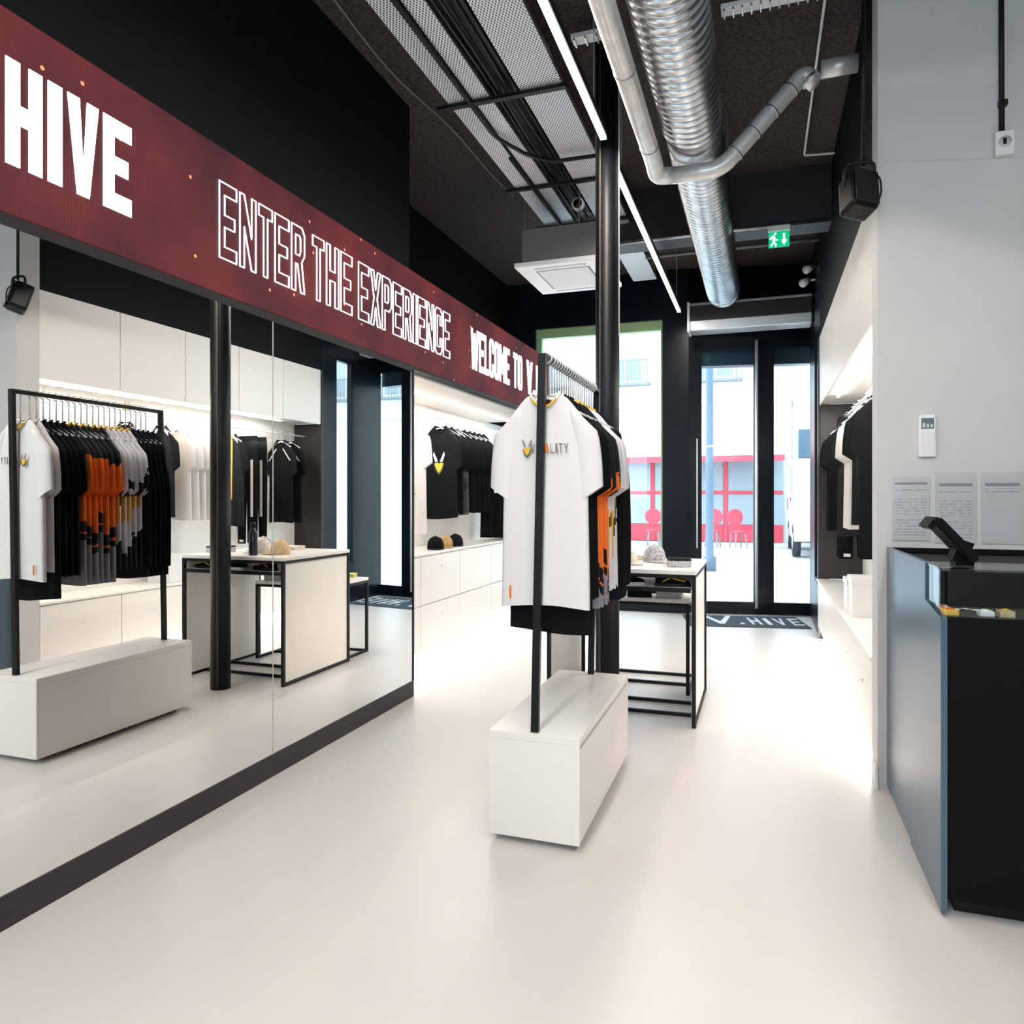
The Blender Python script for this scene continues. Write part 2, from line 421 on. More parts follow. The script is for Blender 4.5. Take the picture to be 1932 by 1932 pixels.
t = T('led_sign', 'long dark red LED screen with white HIVE lettering above the mirrors', 'sign', (XM, 3.3, 2.655))
part(B().box(XM - .08, XM, -1.5, 9.25, 2.6556, 3.415, .004), 'screen', screen_m, t)
part(B().box(XM - .09, XM - .006, -1.52, 9.27, 2.63, 2.6545), 'bottom_rail', black_metal, t)
FR = Matrix(((0, 0, 1, XM + .003), (1, 0, 0, 0), (0, 1, 0, 2.84), (0, 0, 0, 1)))
def wy(txt, y0, y1, **k): word(txt, y0, y1, .395, FR, t, letter_led, **k)
wy('V.', 1.60, 1.89, depth=.002, sx=.4)
wy('HIVE', 1.938, 2.507, depth=.002, sx=.38, sy=.19)
wy('ENTER', 3.061, 3.80, outline=.0052, sx=.30, gap=.2)
wy('THE', 3.885, 4.345, outline=.0052, sx=.30, gap=.2)
wy('EXPERIENCE', 4.43, 5.99, outline=.0052, sx=.30, gap=.2)
wy('WELCOME', 6.5, 7.63, depth=.002)
wy('TO', 7.76, 8.08, depth=.002)
wy('V.HI', 8.25, 9.0, depth=.002)
part(B().box(-3.55, -3.50, 8.05, 8.15, 3.55, 3.95, .005), 'junction_box', white_plastic, T('wall_junction_box', 'slim white junction box on the black wall above the sign', 'junction box', (-3.55, 8.1, 3.55)))

# ------------------------------------------------------------------ clothing niches
def niche(side):
    """side +1: right niche, -1: left niche"""
    if side > 0:
        xf, xb, y0, y1, lz, uz0, uz1, n = .60, 1.06, 4.62, 8.88, .68, 2.63, 3.40, 5
        nm = 'right'
    else:
        xf, xb, y0, y1, lz, uz0, uz1, n = -3.05, -3.57, 5.29, 10.0, 1.06, 2.62, 3.38, 5
        nm = 'left'
    s = 1 if side > 0 else -1
    X = lambda d: xf + s * d
    def bx(b, d0, d1, a0, a1, z0, z1, bv=.003):
        xx = sorted((X(d0), X(d1))); b.box(xx[0], xx[1], a0, a1, z0, z1, bv); return b
    dep = abs(xb - xf) - (.004 if side > 0 else .018)
    g = 'low white cabinets in the %s clothing niche' % ('counter-side' if side > 0 else 'mirror-side')
    st = (y1 - y0) / n
    for i in range(n):
        a0, a1 = y0 + i * st + .001, y0 + (i + 1) * st - .001
        t = T('low_cabinet', '%s low white floating cabinet counted from the %s' % (('first', 'second', 'third', 'fourth', 'fifth')[i], 'counter pillar' if side > 0 else 'mirrors'), 'cabinet', (X(dep / 2), (a0 + a1) / 2, .14), g)
        part(bx(B(), .018, dep, a0, a1, .14, lz - .022), 'body', white_lam, t)
        if side > 0:
            dd = part(bx(B(), 0, .017, a0 + .003, a1 - .003, .14, lz - .03), 'drawer_front', white_lam, t)
            part(B().tube([(X(-.012), (a0 + a1) / 2, .45), (X(.002), (a0 + a1) / 2, .45)], .008, 8), 'knob', silver, dd, True)
        else:
            for z0, z1 in ((.14, .56), (.57, lz - .03)):
                dd = part(bx(B(), 0, .017, a0 + .003, a1 - .003, z0, z1), 'drawer_front', white_lam, t)
                part(B().tube([(X(-.012), (a0 + a1) / 2, z1 - .12), (X(.002), (a0 + a1) / 2, z1 - .12)], .008, 8), 'knob', silver, dd, True)
    solo(bx(B(), -.012, dep, y0, y1, lz - .02, lz), 'display_ledge', white_lam, 'continuous white ledge over the low cabinets %s' % ('behind the counter pillar' if side > 0 else 'next to the mirrors'), 'ledge')
    # light under the cabinets
    t = T('under_cabinet_light', 'LED strip glowing on the floor under the low cabinets %s' % ('behind the counter pillar' if side > 0 else 'next to the mirrors'), 'light strip', (X(.10), (y0 + y1) / 2, .11))
    part(bx(B(), .09, .11, y0 + .02, y1 - .02, .122, .137, 0), 'diffuser', led_strip, t)
    area(t, (X(.08), (y0 + y1) / 2, .118), .05, y1 - y0 - .1, 17 if side > 0 else 15, (1, .97, .93))
    struct(bx(B(), .25, dep, y0, y1, 0, .138, 0), 'baseboard_' + nm, white_paint)
    # upper cabinets
    if side > 0:
        for i in range(n):
            a0, a1 = y0 + i * st + .001, y0 + (i + 1) * st - .001
            t = T('upper_cabinet', '%s tall white upper cabinet over the clothes, counted from the pillar' % ('first', 'second', 'third', 'fourth', 'fifth')[i], 'cabinet', (X(dep / 2), (a0 + a1) / 2, uz0), 'upper cabinets over the right niche')
            part(bx(B(), .035, dep, a0, a1, uz0 + .012, uz1), 'body', white_lam, t)
            part(bx(B(), .016, .033, a0 + .002, a1 - .002, uz0, uz1), 'door', white_lam, t)
    else:
        t = T('upper_cabinet', 'white upper cabinet behind the end of the LED screen', 'cabinet', (-3.15, 7.6, uz0))
        part(B().box(-3.553, XM - .10, y0, y1 - .75, uz0 + .01, uz1, .003), 'body', white_lam, t)
        part(B().box(-3.553, XM - .095, y0, y1 - .75, uz0 - .008, uz0 + .008, .002), 'bottom_panel', white_lam, t)
    t = T('niche_light', 'LED strip under the upper cabinet lighting clothes %s' % ('behind the counter pillar' if side > 0 else 'next to the mirrors'), 'light strip', (X(.12), (y0 + y1) / 2, uz0 - .02))
    part(bx(B(), .12, .145, y0 + .05, y1 - .8, uz0 - .018, uz0 - .009, 0), 'diffuser', led_strip, t)
    area(t, (X(.13), (y0 + y1) / 2 - .3, uz0 - .022), .05, y1 - y0 - .9, 30 if side > 0 else 32, (1, .94, .87))
    # hanging rail
    xr = X(.25)
    rz = 2.46
    t = T('clothes_rail', 'thin white wall rail carrying clothes %s' % ('behind the counter pillar' if side > 0 else 'next to the mirrors'), 'rail', (xr, (y0 + y1) / 2, rz))
    part(B().tube([(xr, y0 + .06, rz), (xr, y1 - .9 if side < 0 else y1 - .03, rz)], .011, 8), 'tube', white_plastic, t, True)
    for k in range(5):
        yy = y0 + .15 + k * (y1 - y0 - 1.1) / 4
        part(B().box(min(xr, xb + s * -.001), max(xr, xb + s * -.001), yy - .008, yy + .008, rz - .012, rz + .012), 'bracket', white_plastic, t)
    return xr, rz
XRR, ZRR = niche(1)
XRL, ZRL = niche(-1)
struct(B().box(-3.57, -3.556, 5.29, 10.2, .14, 2.62), 'wall_niche_left', white_paint)
solo(B().box(.625, 1.058, 8.882, 8.898, .682, 2.641, .002), 'end_panel', brown_panel, 'dark brown end panel closing the clothing niche by the door', 'panel')
solo(B().box(.60, .623, 8.885, 8.90, 0, 3.4, .002), 'corner_trim', M('brown_trim', (.06, .045, .038), .5), 'narrow dark corner strip at the end of the right cabinets', 'trim')

# ------------------------------------------------------------------ garments
def cloth(name, col, rough=.85):
    m = M('cloth_' + name, col, rough, spec=.1, noise=(40, .03), bump=(300, .12))
    return m
c_white = M('cloth_white', (.73, .705, .69), .85, spec=.1, bump=(300, .1)); c_black = cloth('black', (.0065, .0065, .008)); c_navy = cloth('navy', (.009, .011, .016))
c_grey = cloth('grey', (.30, .28, .31)); c_orange = cloth('orange', (.80, .19, .03)); c_gold = cloth('gold', (.75, .45, .06))
def jersey(name, kind):
    m = bpy.data.materials.new('jersey_' + name); m.use_nodes = True; n = NT(m); t = m.node_tree; p = t.nodes['Principled BSDF']
    p.inputs['Roughness'].default_value = .75; p.inputs['Specular IOR Level'].default_value = .25
    x, y, z = n.obj()
    ax = n.val('ABSOLUTE', x)
    oi = t.nodes.new('ShaderNodeObjectInfo'); rnd_ = n.val('MULTIPLY_ADD', oi.outputs['Random'], .16, -.08)
    vm_ = t.nodes.new('ShaderNodeVectorMath'); vm_.operation = 'ADD'; t.links.new(n.tc.outputs['Object'], vm_.inputs[0]); t.links.new(oi.outputs['Random'], vm_.inputs[1])
    nz = n.noise(9, 3, vm_.outputs[0])
    z = n.val('ADD', n.val('ADD', z, rnd_), n.val('MULTIPLY', x, .45))
    BLK = (.007, .007, .009); ORG = (.92, .20, .03); GRY = (.30, .28, .33); WHT = (.72, .71, .74); GLD = (.78, .42, .05)
    if kind == 'orange':
        q = n.val('ADD', n.val('ADD', z, n.val('MULTIPLY', ax, -.25)), n.val('MULTIPLY', nz, .34))
        c = n.mix(n.val('LESS_THAN', q, -.20), BLK, ORG)
        q2 = n.val('ADD', n.val('ADD', z, n.val('MULTIPLY', ax, .45)), n.val('MULTIPLY', nz, .06))
        c = n.mix(n.val('LESS_THAN', q2, -.63), c, BLK)
        s = n.val('LESS_THAN', n.val('ABSOLUTE', n.val('ADD', q2, .71)), .007)
        c = n.mix(s, c, ORG)
        c = n.mix(n.val('LESS_THAN', q2, -.76), c, GRY)
        band = n.val('MULTIPLY', n.val('LESS_THAN', n.val('ABSOLUTE', n.val('SUBTRACT', ax, .125)), .014), n.val('GREATER_THAN', q2, -.63))
        c = n.mix(band, c, BLK)
    elif kind == 'white':
        q = n.val('ADD', z, n.val('MULTIPLY', nz, .40))
        c = n.mix(n.val('LESS_THAN', n.val('ABSOLUTE', n.val('ADD', q, .30)), .055), WHT, BLK)
        st = n.val('MULTIPLY', n.val('LESS_THAN', n.val('ABSOLUTE', n.val('SUBTRACT', ax, .175)), .016), n.val('LESS_THAN', n.val('ABSOLUTE', n.val('ADD', z, .56)), .13))
        c = n.mix(st, c, GLD)
        c = n.mix(n.val('LESS_THAN', q, -.70), c, BLK)
    else:  # tie: dark with gold centre stripe
        z = n.obj()[2]
        c = n.mix(n.val('MULTIPLY', n.val('LESS_THAN', ax, .028), n.val('GREATER_THAN', z, -.80)), BLK, GLD)
        c = n.mix(n.val('MULTIPLY', n.val('LESS_THAN', n.val('ABSOLUTE', n.val('ADD', z, n.val('MULTIPLY', ax, .9))), .018), 1.), c, WHT)
    t.links.new(c, p.inputs['Base Color'])
    return m
j_orange = jersey('orange', 'orange'); j_white = jersey('white', 'white'); j_tie = jersey('gold_stripe', 'tie')

def top_garment(name, label, cat, w=.21, L=1.0, body_m=c_white, sleeve_m=None, collar_m=None, sl=.40, t=.0125, seed=0, fold=.0032, long=False, group=None):
    """hangs from its neck at the local origin, wide along X, front towards -Y"""
    rnd = random.Random(seed)
    ph = [rnd.uniform(0, 6.28) for _ in range(6)]
    N = 36
    o = T(name, label, cat, (0, 0, 0), group)
    def fo(x, k): return fold * k * (math.sin(17 * x + ph[0]) + .7 * math.sin(31 * x + ph[1]) + .4 * math.sin(53 * x + ph[2]))
    rows = []
    nz = 22
    zs = [0, -.018, -.045, -.08, -.12, -.17, -.23, -.30] + [-.30 - (L - .30) * (i + 1) / (nz - 8) for i in range(nz - 8)]
    for z in zs:
        d = -z / L
        if z > -.12: hw = .070 + (w * .86 - .070) * (min(1, -z / .12) ** .8)
        elif z > -.30: hw = w * .86 + (w * .95 - w * .86) * ((-z - .12) / .18)
        else: hw = w * .95 + w * .06 * (d - .3) / .7
        th = t * (.7 + .6 * min(1, d * 2)) if z < -.01 else t * .9
        ring = []
        for k in range(N):
            a = 2 * PI * k / N
            x = hw * math.cos(a) * (1 if abs(math.cos(a)) > .98 else 1)
            y = th * math.copysign(abs(math.sin(a)) ** .55, math.sin(a))
            f = fo(x, min(1, d * 1.6) * (1 if y < 0 else .8))
            zz = z
            if z > -.06:
                dip = .075 if y < 0 else .015
                zz -= dip * max(0, 1 - (x / .075) ** 2) * (1 + z / .06)
            if z < -L * .97: zz += .012 * math.sin(9 * x + ph[3])
            ring.append((x, y + f, zz))
        rows.append(ring)
    part(B().rings(rows), 'body', body_m, o, True)
    cr = [Vector(p) + Vector((0, 0, .004)) for p in rows[0]]
    part(B().tube(cr + [cr[0], cr[1]], .007, 6, cap=False), 'collar', collar_m or body_m, o, True)
    for s in (-1, 1):
        L2 = .92 if long else sl
        rr = []
        ns = 10
        for i in range(ns + 1):
            u = i / ns
            cx = s * (w * .80 + (.032 if not long else .03) * math.sin(min(1, u * 1.2) * PI / 2) + (.012 * u if not long else 0))
            cz = -.072 - (L2 + .003) * u
            hx = (.060 if not long else .048) * min(1, .22 + u * 2.6) * (1 if not long else (1 - .25 * u))
            cx -= s * .045 * max(0, 1 - u * 3)
            ty = t * 1.05
            tilt = .30 if not long else .10
            ring = []
            for k in range(14):
                a = 2 * PI * k / 14
                dx = hx * math.cos(a)
                ring.append((cx + dx, ty * math.sin(a) + fo(cx + dx, .6 * u), cz + s * dx * tilt * u * 2.2))
            rr.append(ring)
        part(B().rings(rr, True, False), 'sleeve', sleeve_m or body_m, o, True)
    return o
def trousers(name, label, cat, w=.15, L=1.15, mat=c_black, stripe=True, shorts=False, group=None, seed=0, t=.018):
    rnd = random.Random(seed); p0 = rnd.uniform(0, 6)
    o = T(name, label, cat, (0, 0, 0), group)
    part(B().rings([[(w * .93 * math.cos(2 * PI * k / 24), t * math.sin(2 * PI * k / 24), z) for k in range(24)] for z in (0, -.03, -.06)]), 'waistband', mat, o, True)
    for s in (-1, 1):
        rr = []
        for i in range(13):
            u = i / 12; z = -.055 - (L - .055) * u
            if u < .25: c, h = w * (.47 + .03 * u), w * (.50 + .04 * u)
            else: c, h = w * .50 + .01 * u, w * (.50 - (.16 * (u - .25) if not shorts else -.03))
            rr.append([(s * c + h * math.cos(2 * PI * k / 18), (t * 1.1 + .003 * math.sin(9 * u + p0 + k)) * math.sin(2 * PI * k / 18), z) for k in range(18)])
        part(B().rings(rr, True, True), 'leg', mat, o, True)
        if stripe:
            part(B().box(s * w * .5 - .018, s * w * .5 + .018, -t * 1.1 - .006, -t * 1.1 - .001, -.75 * L, -.22 * L, .001), 'stripe', c_white, o)
        if stripe: part(B().box(s * w * .5 - .03, s * w * .5 + .03, -t * 1.1 - .004, -t * 1.1 + .001, -L + .02, -L + .05, .001), 'cuff_label', c_white, o)
    return o
def hanger(name, label, mat, h=.15, wd=.17, group=None):
    o = T(name, label, 'hanger', (0, 0, 0), group)
    hk = [(0, 0, -.02), (0, 0, h - .034)]
    for i in range(9):
        a = -PI / 2 + PI * 1.25 * i / 8
        hk.append((.030 * math.cos(a), 0, h + .024 * math.sin(a)))
    part(B().tube(hk, .004, 6), 'hook', silver, o, True)
    part(B().tube([(-wd, 0, -.095), (-.06, 0, -.035), (0, 0, -.02), (.06, 0, -.035), (wd, 0, -.095)], .009, 7), 'shoulder_bar', mat, o, True)
    return o
def bee(parent, c, s, frame, cols=None, wings=None):
    """small V-shaped insect emblem: two outlined wings above a gold chevron head"""
    wings = wings or M('emblem_grey', (.25, .24, .24), .6); gold = MATS['cloth_gold']; dk = M('emblem_dark', (.05, .035, .02), .6)
    def poly(pts, mat, name):
        b = B(); b.prism([(p[0] * s, p[1] * s) for p in pts], 'z', 0, .0016)
        bmesh.ops.transform(b.b, matrix=frame @ Matrix.Translation(c), verts=b.b.verts)
        part(b, name, mat, parent)
    for k in (-1, 1):
        poly([(k * .10, .15), (k * .50, 1.0), (k * .58, .70), (k * .34, .05)], wings, 'emblem_wing')
        poly([(0, -.10), (k * .12, .02), (k * .46, -.05), (k * .22, -.62), (0, -.9)], gold, 'emblem_head')
        poly([(0, -.9), (k * .22, -.62), (k * .40, -.25), (k * .52, -.15), (k * .30, -.80), (0, -1.1)], dk, 'emblem_jaw')

# --- the rack
RX, RY0, RY1, RZ = -.9923, 3.22, 4.385, 2.25
t = T('clothes_rack', 'freestanding white box clothes rack with black steel rail by the mirrors', 'rack', (-.99, 3.81, 0))
part(B().box(-1.188, -.845, 3.203, 4.417, .031, .47, .003), 'base_body', white_lam, t)
part(B().box(-1.2077, -.7726, 3.184, 4.436, .478, .5134, .003), 'base_top', white_lam, t)
part(B().box(-1.2077, -.7726, 3.184, 3.20, .03, .478, .002), 'end_panel', white_lam, t)
part(B().box(-1.2077, -.7726, 4.42, 4.436, .03, .478, .002), 'end_panel', white_lam, t)
part(B().box(-1.2077, -1.19, 3.20, 4.42, .03, .478, .002), 'side_panel', white_lam, t)
part(B().box(-.792, -.7746, 3.203, 4.417, .034, .456, .002), 'drawer_front', white_lam, t)
part(B().box(-.842, -.80, 3.202, 4.418, .40, .476, 0), 'drawer_shadow_gap', black_metal, t)
part(B().box(-1.13, -.85, 3.26, 4.36, 0, .03, 0), 'plinth', black_metal, t)
LEAN = .036
for y in (RY0, RY1):
    part(B().prism([(RX - .018, .5134), (RX + .018, .5134), (RX + LEAN + .018, RZ + .012), (RX + LEAN - .018, RZ + .012)], 'y', y - .012, y + .012), 'post', black_metal, t)
RX += LEAN
part(B().box(RX - .018, RX + .018, RY0 + .012, RY1 - .012, RZ - .012, RZ + .012, .002), 'rail', black_metal, t)

h_clear = M('clear_hanger', (.78, .80, .82), .2)
HG = 'hangers on the freestanding rack'
h0 = hanger('clothes_hanger', 'pale plastic hanger with steel hook on the black rack rail', h_clear, .165, .15, HG)
tees = {
 'tee_white': top_garment('t_shirt', 'white t-shirt with gold insect emblem and grey lettering, foremost on the rack', 't-shirt', .212, 1.0, c_white, seed=1, t=.022, fold=.004, collar_m=c_white),
 'tee_white2': top_garment('t_shirt', 'plain white t-shirt hanging right behind the emblem t-shirt on the rack', 't-shirt', .20, .94, c_white, seed=2),
 'black_long': top_garment('sweatshirt', 'long black sweatshirt showing below the white t-shirt hems on the rack', 'sweatshirt', .205, 1.13, c_black, seed=3),
 'black': top_garment('t_shirt', 'black t-shirt on the rack between white t-shirts and orange jerseys', 't-shirt', .20, .98, c_black, seed=4, group='black t-shirts on the rack'),
 'orange': top_garment('jersey', 'black jersey with orange flames and grey hem on the rack', 'jersey', .20, 1.05, j_orange, sleeve_m=j_orange, collar_m=c_gold, seed=5, group='orange and black jerseys on the rack'),
 'white': top_garment('jersey', 'pale grey jersey with black band and gold stripes on the rack', 'jersey', .20, .98, j_white, sleeve_m=j_white, collar_m=c_gold, seed=6, group='pale jerseys on the rack'),
 'jacket': top_garment('track_jacket', 'black long-sleeved track jacket at the far end of the rack', 'jacket', .21, 1.06, c_navy, sleeve_m=c_black, seed=8, long=True, group='black track jackets on the rack'),
}
seq = ['tee_white', 'tee_white2', 'black_long'] + ['black'] * 3 + ['orange'] * 6 + ['white'] * 5 + ['jacket'] * 5
used = set()
y = 3.275
for i, k in enumerate(seq):
    loc = (RX + random.uniform(-.006, .006), y, RZ - .165)
    rz = random.uniform(-.012, .012) if i else .01
    if k in used: dup(tees[k], loc, rz)
    else: tees[k].location = loc; tees[k].rotation_euler = (0, 0, rz); used.add(k)
    if i == 0: h0.location = (RX, y, RZ - .165)
    else: dup(h0, (RX, y, RZ - .165), rz)
    y += .060 if i == 0 else .0455
# prints on the front t-shirt (front towards the camera)
tw = tees['tee_white']
lw, lr = tw.location.copy(), tw.rotation_euler.copy()
tw.location = (0, 0, 0); tw.rotation_euler = (0, 0, 0)
FF = Matrix(((1, 0, 0, 0), (0, 0, 1, -.0405), (0, 1, 0, 0), (0, 0, 0, 1)))
bee(tw, (-.078, -.255, 0), .042, FF)
prt = M('print_grey', (.16, .15, .15), .7)
word('VITALITY', -.060, .120, .045, FF @ Matrix.Translation((0, -.283, .001)), tw, prt, gap=.35, sx=.2, sy=.14, depth=.0006, mats={3: c_orange})
part(B().box(-.165, -.158, -.041, -.037, -.96, -.90), 'hem_tag', c_orange, tw)
part(B().box(-.028, .028, .012, .018, -.06, -.012), 'neck_label', M('label_brown', (.10, .045, .02), .6), tw)
part(B().tube([(-.06, -.030, -.028), (-.03, -.034, -.058), (0, -.036, -.066), (.03, -.034, -.058), (.06, -.030, -.028)], .006, 6), 'neck_tape', c_gold, tw, True)
tw.location = lw; tw.rotation_euler = lr

# --- left niche (next to the mirrors)
hl = hanger('clothes_hanger', 'white hanger on the rail next to the mirrors', white_plastic, .09, .15, 'hangers on the left niche rail')
hr = hanger('clothes_hanger', 'white hanger on the rail behind the pillar', white_plastic, .09, .15, 'hangers on the right niche rail')
hflag = {'l': hl, 'r': hr}
def hang(o, x, y, z, side, dz=.0, rz=0.):
    o.location = (x, y, z - .09 - dz); o.rotation_euler = (0, 0, rz)
    if dz == 0 or True:
        hh = hflag.pop(side, None)
        src = hl if side == 'l' else hr
        if hh is not None: hh.location = (x, y, z - .09)
        else: dup(src, (x, y, z - .09), rz)
gl = top_garment('t_shirt', 'white t-shirt with small grey script print beside the mirror edge', 't-shirt', .20, 1.12, c_white, seed=11, t=.022)
for k in range(5):
    part(B().box(-.09 + .012 * k, .02 + .02 * k, -.0415, -.037, -.38 - .09 * k, -.372 - .09 * k), 'script_line', prt, gl)
hang(gl, XRL, 6.46, ZRL, 'l')
gb = top_garment('t_shirt', 'black t-shirt with large gold and white insect emblem next to the mirrors', 't-shirt', .205, 1.0, c_black, seed=13, t=.024)
bee(gb, (0, -.40, 0), .12, Matrix(((1, 0, 0, 0), (0, 0, 1, -.040), (0, 1, 0, 0), (0, 0, 0, 1))), wings=c_white)
hang(gb, XRL, 7.22, ZRL, 'l')
gp = top_garment('t_shirt', 'dark t-shirt with blurred grey all-over print next to the mirrors', 't-shirt', .20, .98, M('cloth_print', (.06, .06, .065), .6, noise=(14, .9)), sleeve_m=c_black, seed=14)
hang(gp, XRL, 7.55, ZRL, 'l')
gk = top_garment('t_shirt', 'plain black t-shirt on the rail next to the mirrors', 't-shirt', .20, .96, c_black, seed=15, group='plain black t-shirts in the left niche')
for i, yy in enumerate((7.38, 7.75, 7.91, 8.06, 8.21, 8.36)):
    g_ = gk if i == 0 else dup(gk, (0, 0, 0))
    hang(g_, XRL, yy, ZRL, 'l', rz=random.uniform(-.08, .08))
ts = trousers('shorts', 'black shorts hanging low beyond the black t-shirts next to the mirrors', 'shorts', .17, .56, c_black, stripe=False, shorts=True, group='black shorts in the left niche')
rail2 = T('clothes_rail', 'short white lower rail carrying black shorts next to the mirrors', 'rail', (XRL + .12, 8.6, 1.74))
part(B().tube([(XRL + .12, 8.45, 1.74), (XRL + .12, 9.25, 1.74)], .011, 8), 'tube', white_plastic, rail2, True)
for yy in (8.47, 9.2): part(B().box(-3.556, XRL + .12, yy - .008, yy + .008, 1.73, 1.75), 'bracket', white_plastic, rail2)
for i in range(6):
    g_ = ts if i == 0 else dup(ts, (0, 0, 0))
    hang(g_, XRL + .12, 8.56 + i * .11, 1.74, 'l', 0, random.uniform(-.05, .05))
# caps on the left ledge
cap_m = {0: c_black, 1: M('cap_camel', (.38, .25, .10), .8, noise=(60, .5)), 2: c_navy}
def cap(loc, mat, label, rz):
    o = T('cap', label, 'cap', (0, 0, 0))
    prof = [(.085, 0), (.087, .03), (.080, .075), (.060, .110), (.030, .128), (.004, .134)]
    part(B().lathe(prof, n=18), 'crown', mat, o, True)
    b = B(); top, bot = [], []
    for i in range(11):
        a = -PI * .36 + PI * .72 * i / 10
        top.append((.085 * math.sin(a) , -.085 * math.cos(a), .012)); bot.append((.098 * math.sin(a), -.085 * math.cos(a) - .075 * math.cos(a * 1.1), .004))
    vt = [b.b.verts.new(p) for p in top]; vb = [b.b.verts.new(p) for p in bot]
    vt2 = [b.b.verts.new((p[0], p[1], p[2] + .005)) for p in top]; vb2 = [b.b.verts.new((p[0], p[1], p[2] + .005)) for p in bot]
    for i in range(10):
        b.b.faces.new((vt[i], vt[i + 1], vb[i + 1], vb[i])); b.b.faces.new((vt2[i], vt2[i + 1], vb2[i + 1], vb2[i])); b.b.faces.new((vb[i], vb[i + 1], vb2[i + 1], vb2[i]))
    part(b, 'brim', mat, o, True)
    part(B().sphere((0, 0, .135), .007, u=8, v=6), 'button', mat, o, True)
    o.location = loc; o.rotation_euler = (0, 0, rz); return o
cap((-3.20, 6.88, 1.06), cap_m[0], 'black cap at the mirror end of the left niche ledge', .5)
cap((-3.20, 7.12, 1.06), cap_m[1], 'camel and gold patterned cap between two dark caps on the left ledge', .3)
cap((-3.20, 7.40, 1.06), cap_m[2], 'dark navy cap farthest from the mirrors on the left ledge', .2)

# --- right niche (behind the pillar)
z = ZRR
ga = top_garment('jersey', 'black jersey with gold tie stripe, nearest the pillar in the right niche', 'jersey', .19, 1.0, j_tie, sleeve_m=c_black, seed=21)
hang(ga, XRR, 6.22, z, 'r')
gw = top_garment('t_shirt', 'plain white t-shirt hanging beside the gold-striped jersey in the right niche', 't-shirt', .19, 1.02, c_white, seed=22, group='white t-shirts in the right niche')
for i, yy in enumerate((6.45, 6.56, 6.68, 6.80)):
    g_ = gw if i == 0 else dup(gw, (0, 0, 0))
    hang(g_, XRR, yy, z, 'r', rz=random.uniform(-.08, .08))
gs = top_garment('sweatshirt', 'black sweatshirt with white script on the chest in the right niche', 'sweatshirt', .19, 1.2, c_black, seed=23, long=False)
sw_ = [(-.10, -.040, -.36), (-.07, -.042, -.28), (-.055, -.042, -.24), (-.05, -.042, -.31), (-.03, -.042, -.36), (-.005, -.042, -.31), (.02, -.042, -.36), (.05, -.042, -.33), (.10, -.042, -.34)]
part(B().tube(sw_, .007, 6), 'script_print', c_white, gs, True)
part(B().box(-.05, -.03, -.040, -.036, -.95, -.55), 'gold_stripe', c_gold, gs)
hang(gs, XRR, 5.75, z, 'r')
gj = top_garment('jersey', 'black jersey with gold tie stripe hanging next to the striped trousers', 'jersey', .19, 1.12, j_tie, sleeve_m=c_black, seed=24)
hang(gj, XRR, 7.32, z, 'r', dz=.0)
tp = trousers('track_trousers', 'black track trousers with a white stripe on each leg in the right niche', 'trousers', .16, 1.36, c_black, group='striped track trousers in the right niche')
for i, yy in enumerate((7.62, 7.80)):
    g_ = tp if i == 0 else dup(tp, (0, 0, 0))
    hang(g_, XRR, yy, z, 'r')
gm = top_garment('jersey', 'black jersey with white shoulder bars by the brown end panel', 'jersey', .19, 1.12, c_black, seed=25, group='black barred jerseys by the end panel')
for s in (-1, 1):
    for k in range(3):
        rot = Matrix.Rotation(s * .9, 3, 'Y')
        b = B(); b.obox((s * (.075 + .035 * k), -.036, -.15 - .05 * k), (.075, .006, .014), rot); part(b, 'shoulder_bar', c_white, gm)
for i, yy in enumerate((8.30, 8.50)):
    g_ = gm if i == 0 else dup(gm, (0, 0, 0))
    hang(g_, XRR, yy, z, 'r')
for i, (yy, hh) in enumerate(((6.28, .30), (6.62, .25))):
    t = T('storage_box', ('taller' if i == 0 else 'lower') + ' white storage box on the ledge below the white t-shirts', 'box', (.80, yy, .68))
    part(B().box(.66, .96, yy - .14, yy + .14, .68, .68 + hh - .05, .003), 'box_body', white_plastic, t)
    part(B().box(.652, .968, yy - .148, yy + .148, .68 + hh - .05, .68 + hh, .003), 'lid', white_plastic, t)
em = T('wall_emblem', 'small red and gold insect emblem on the lit wall above the clothes', 'emblem', (1.059, 5.96, 2.52))
bee(em, (0, 0, 0), .05, Matrix(((0, 0, -1, 1.058), (1, 0, 0, 5.96), (0, 1, 0, 2.56), (0, 0, 0, 1))), wings=c_orange)

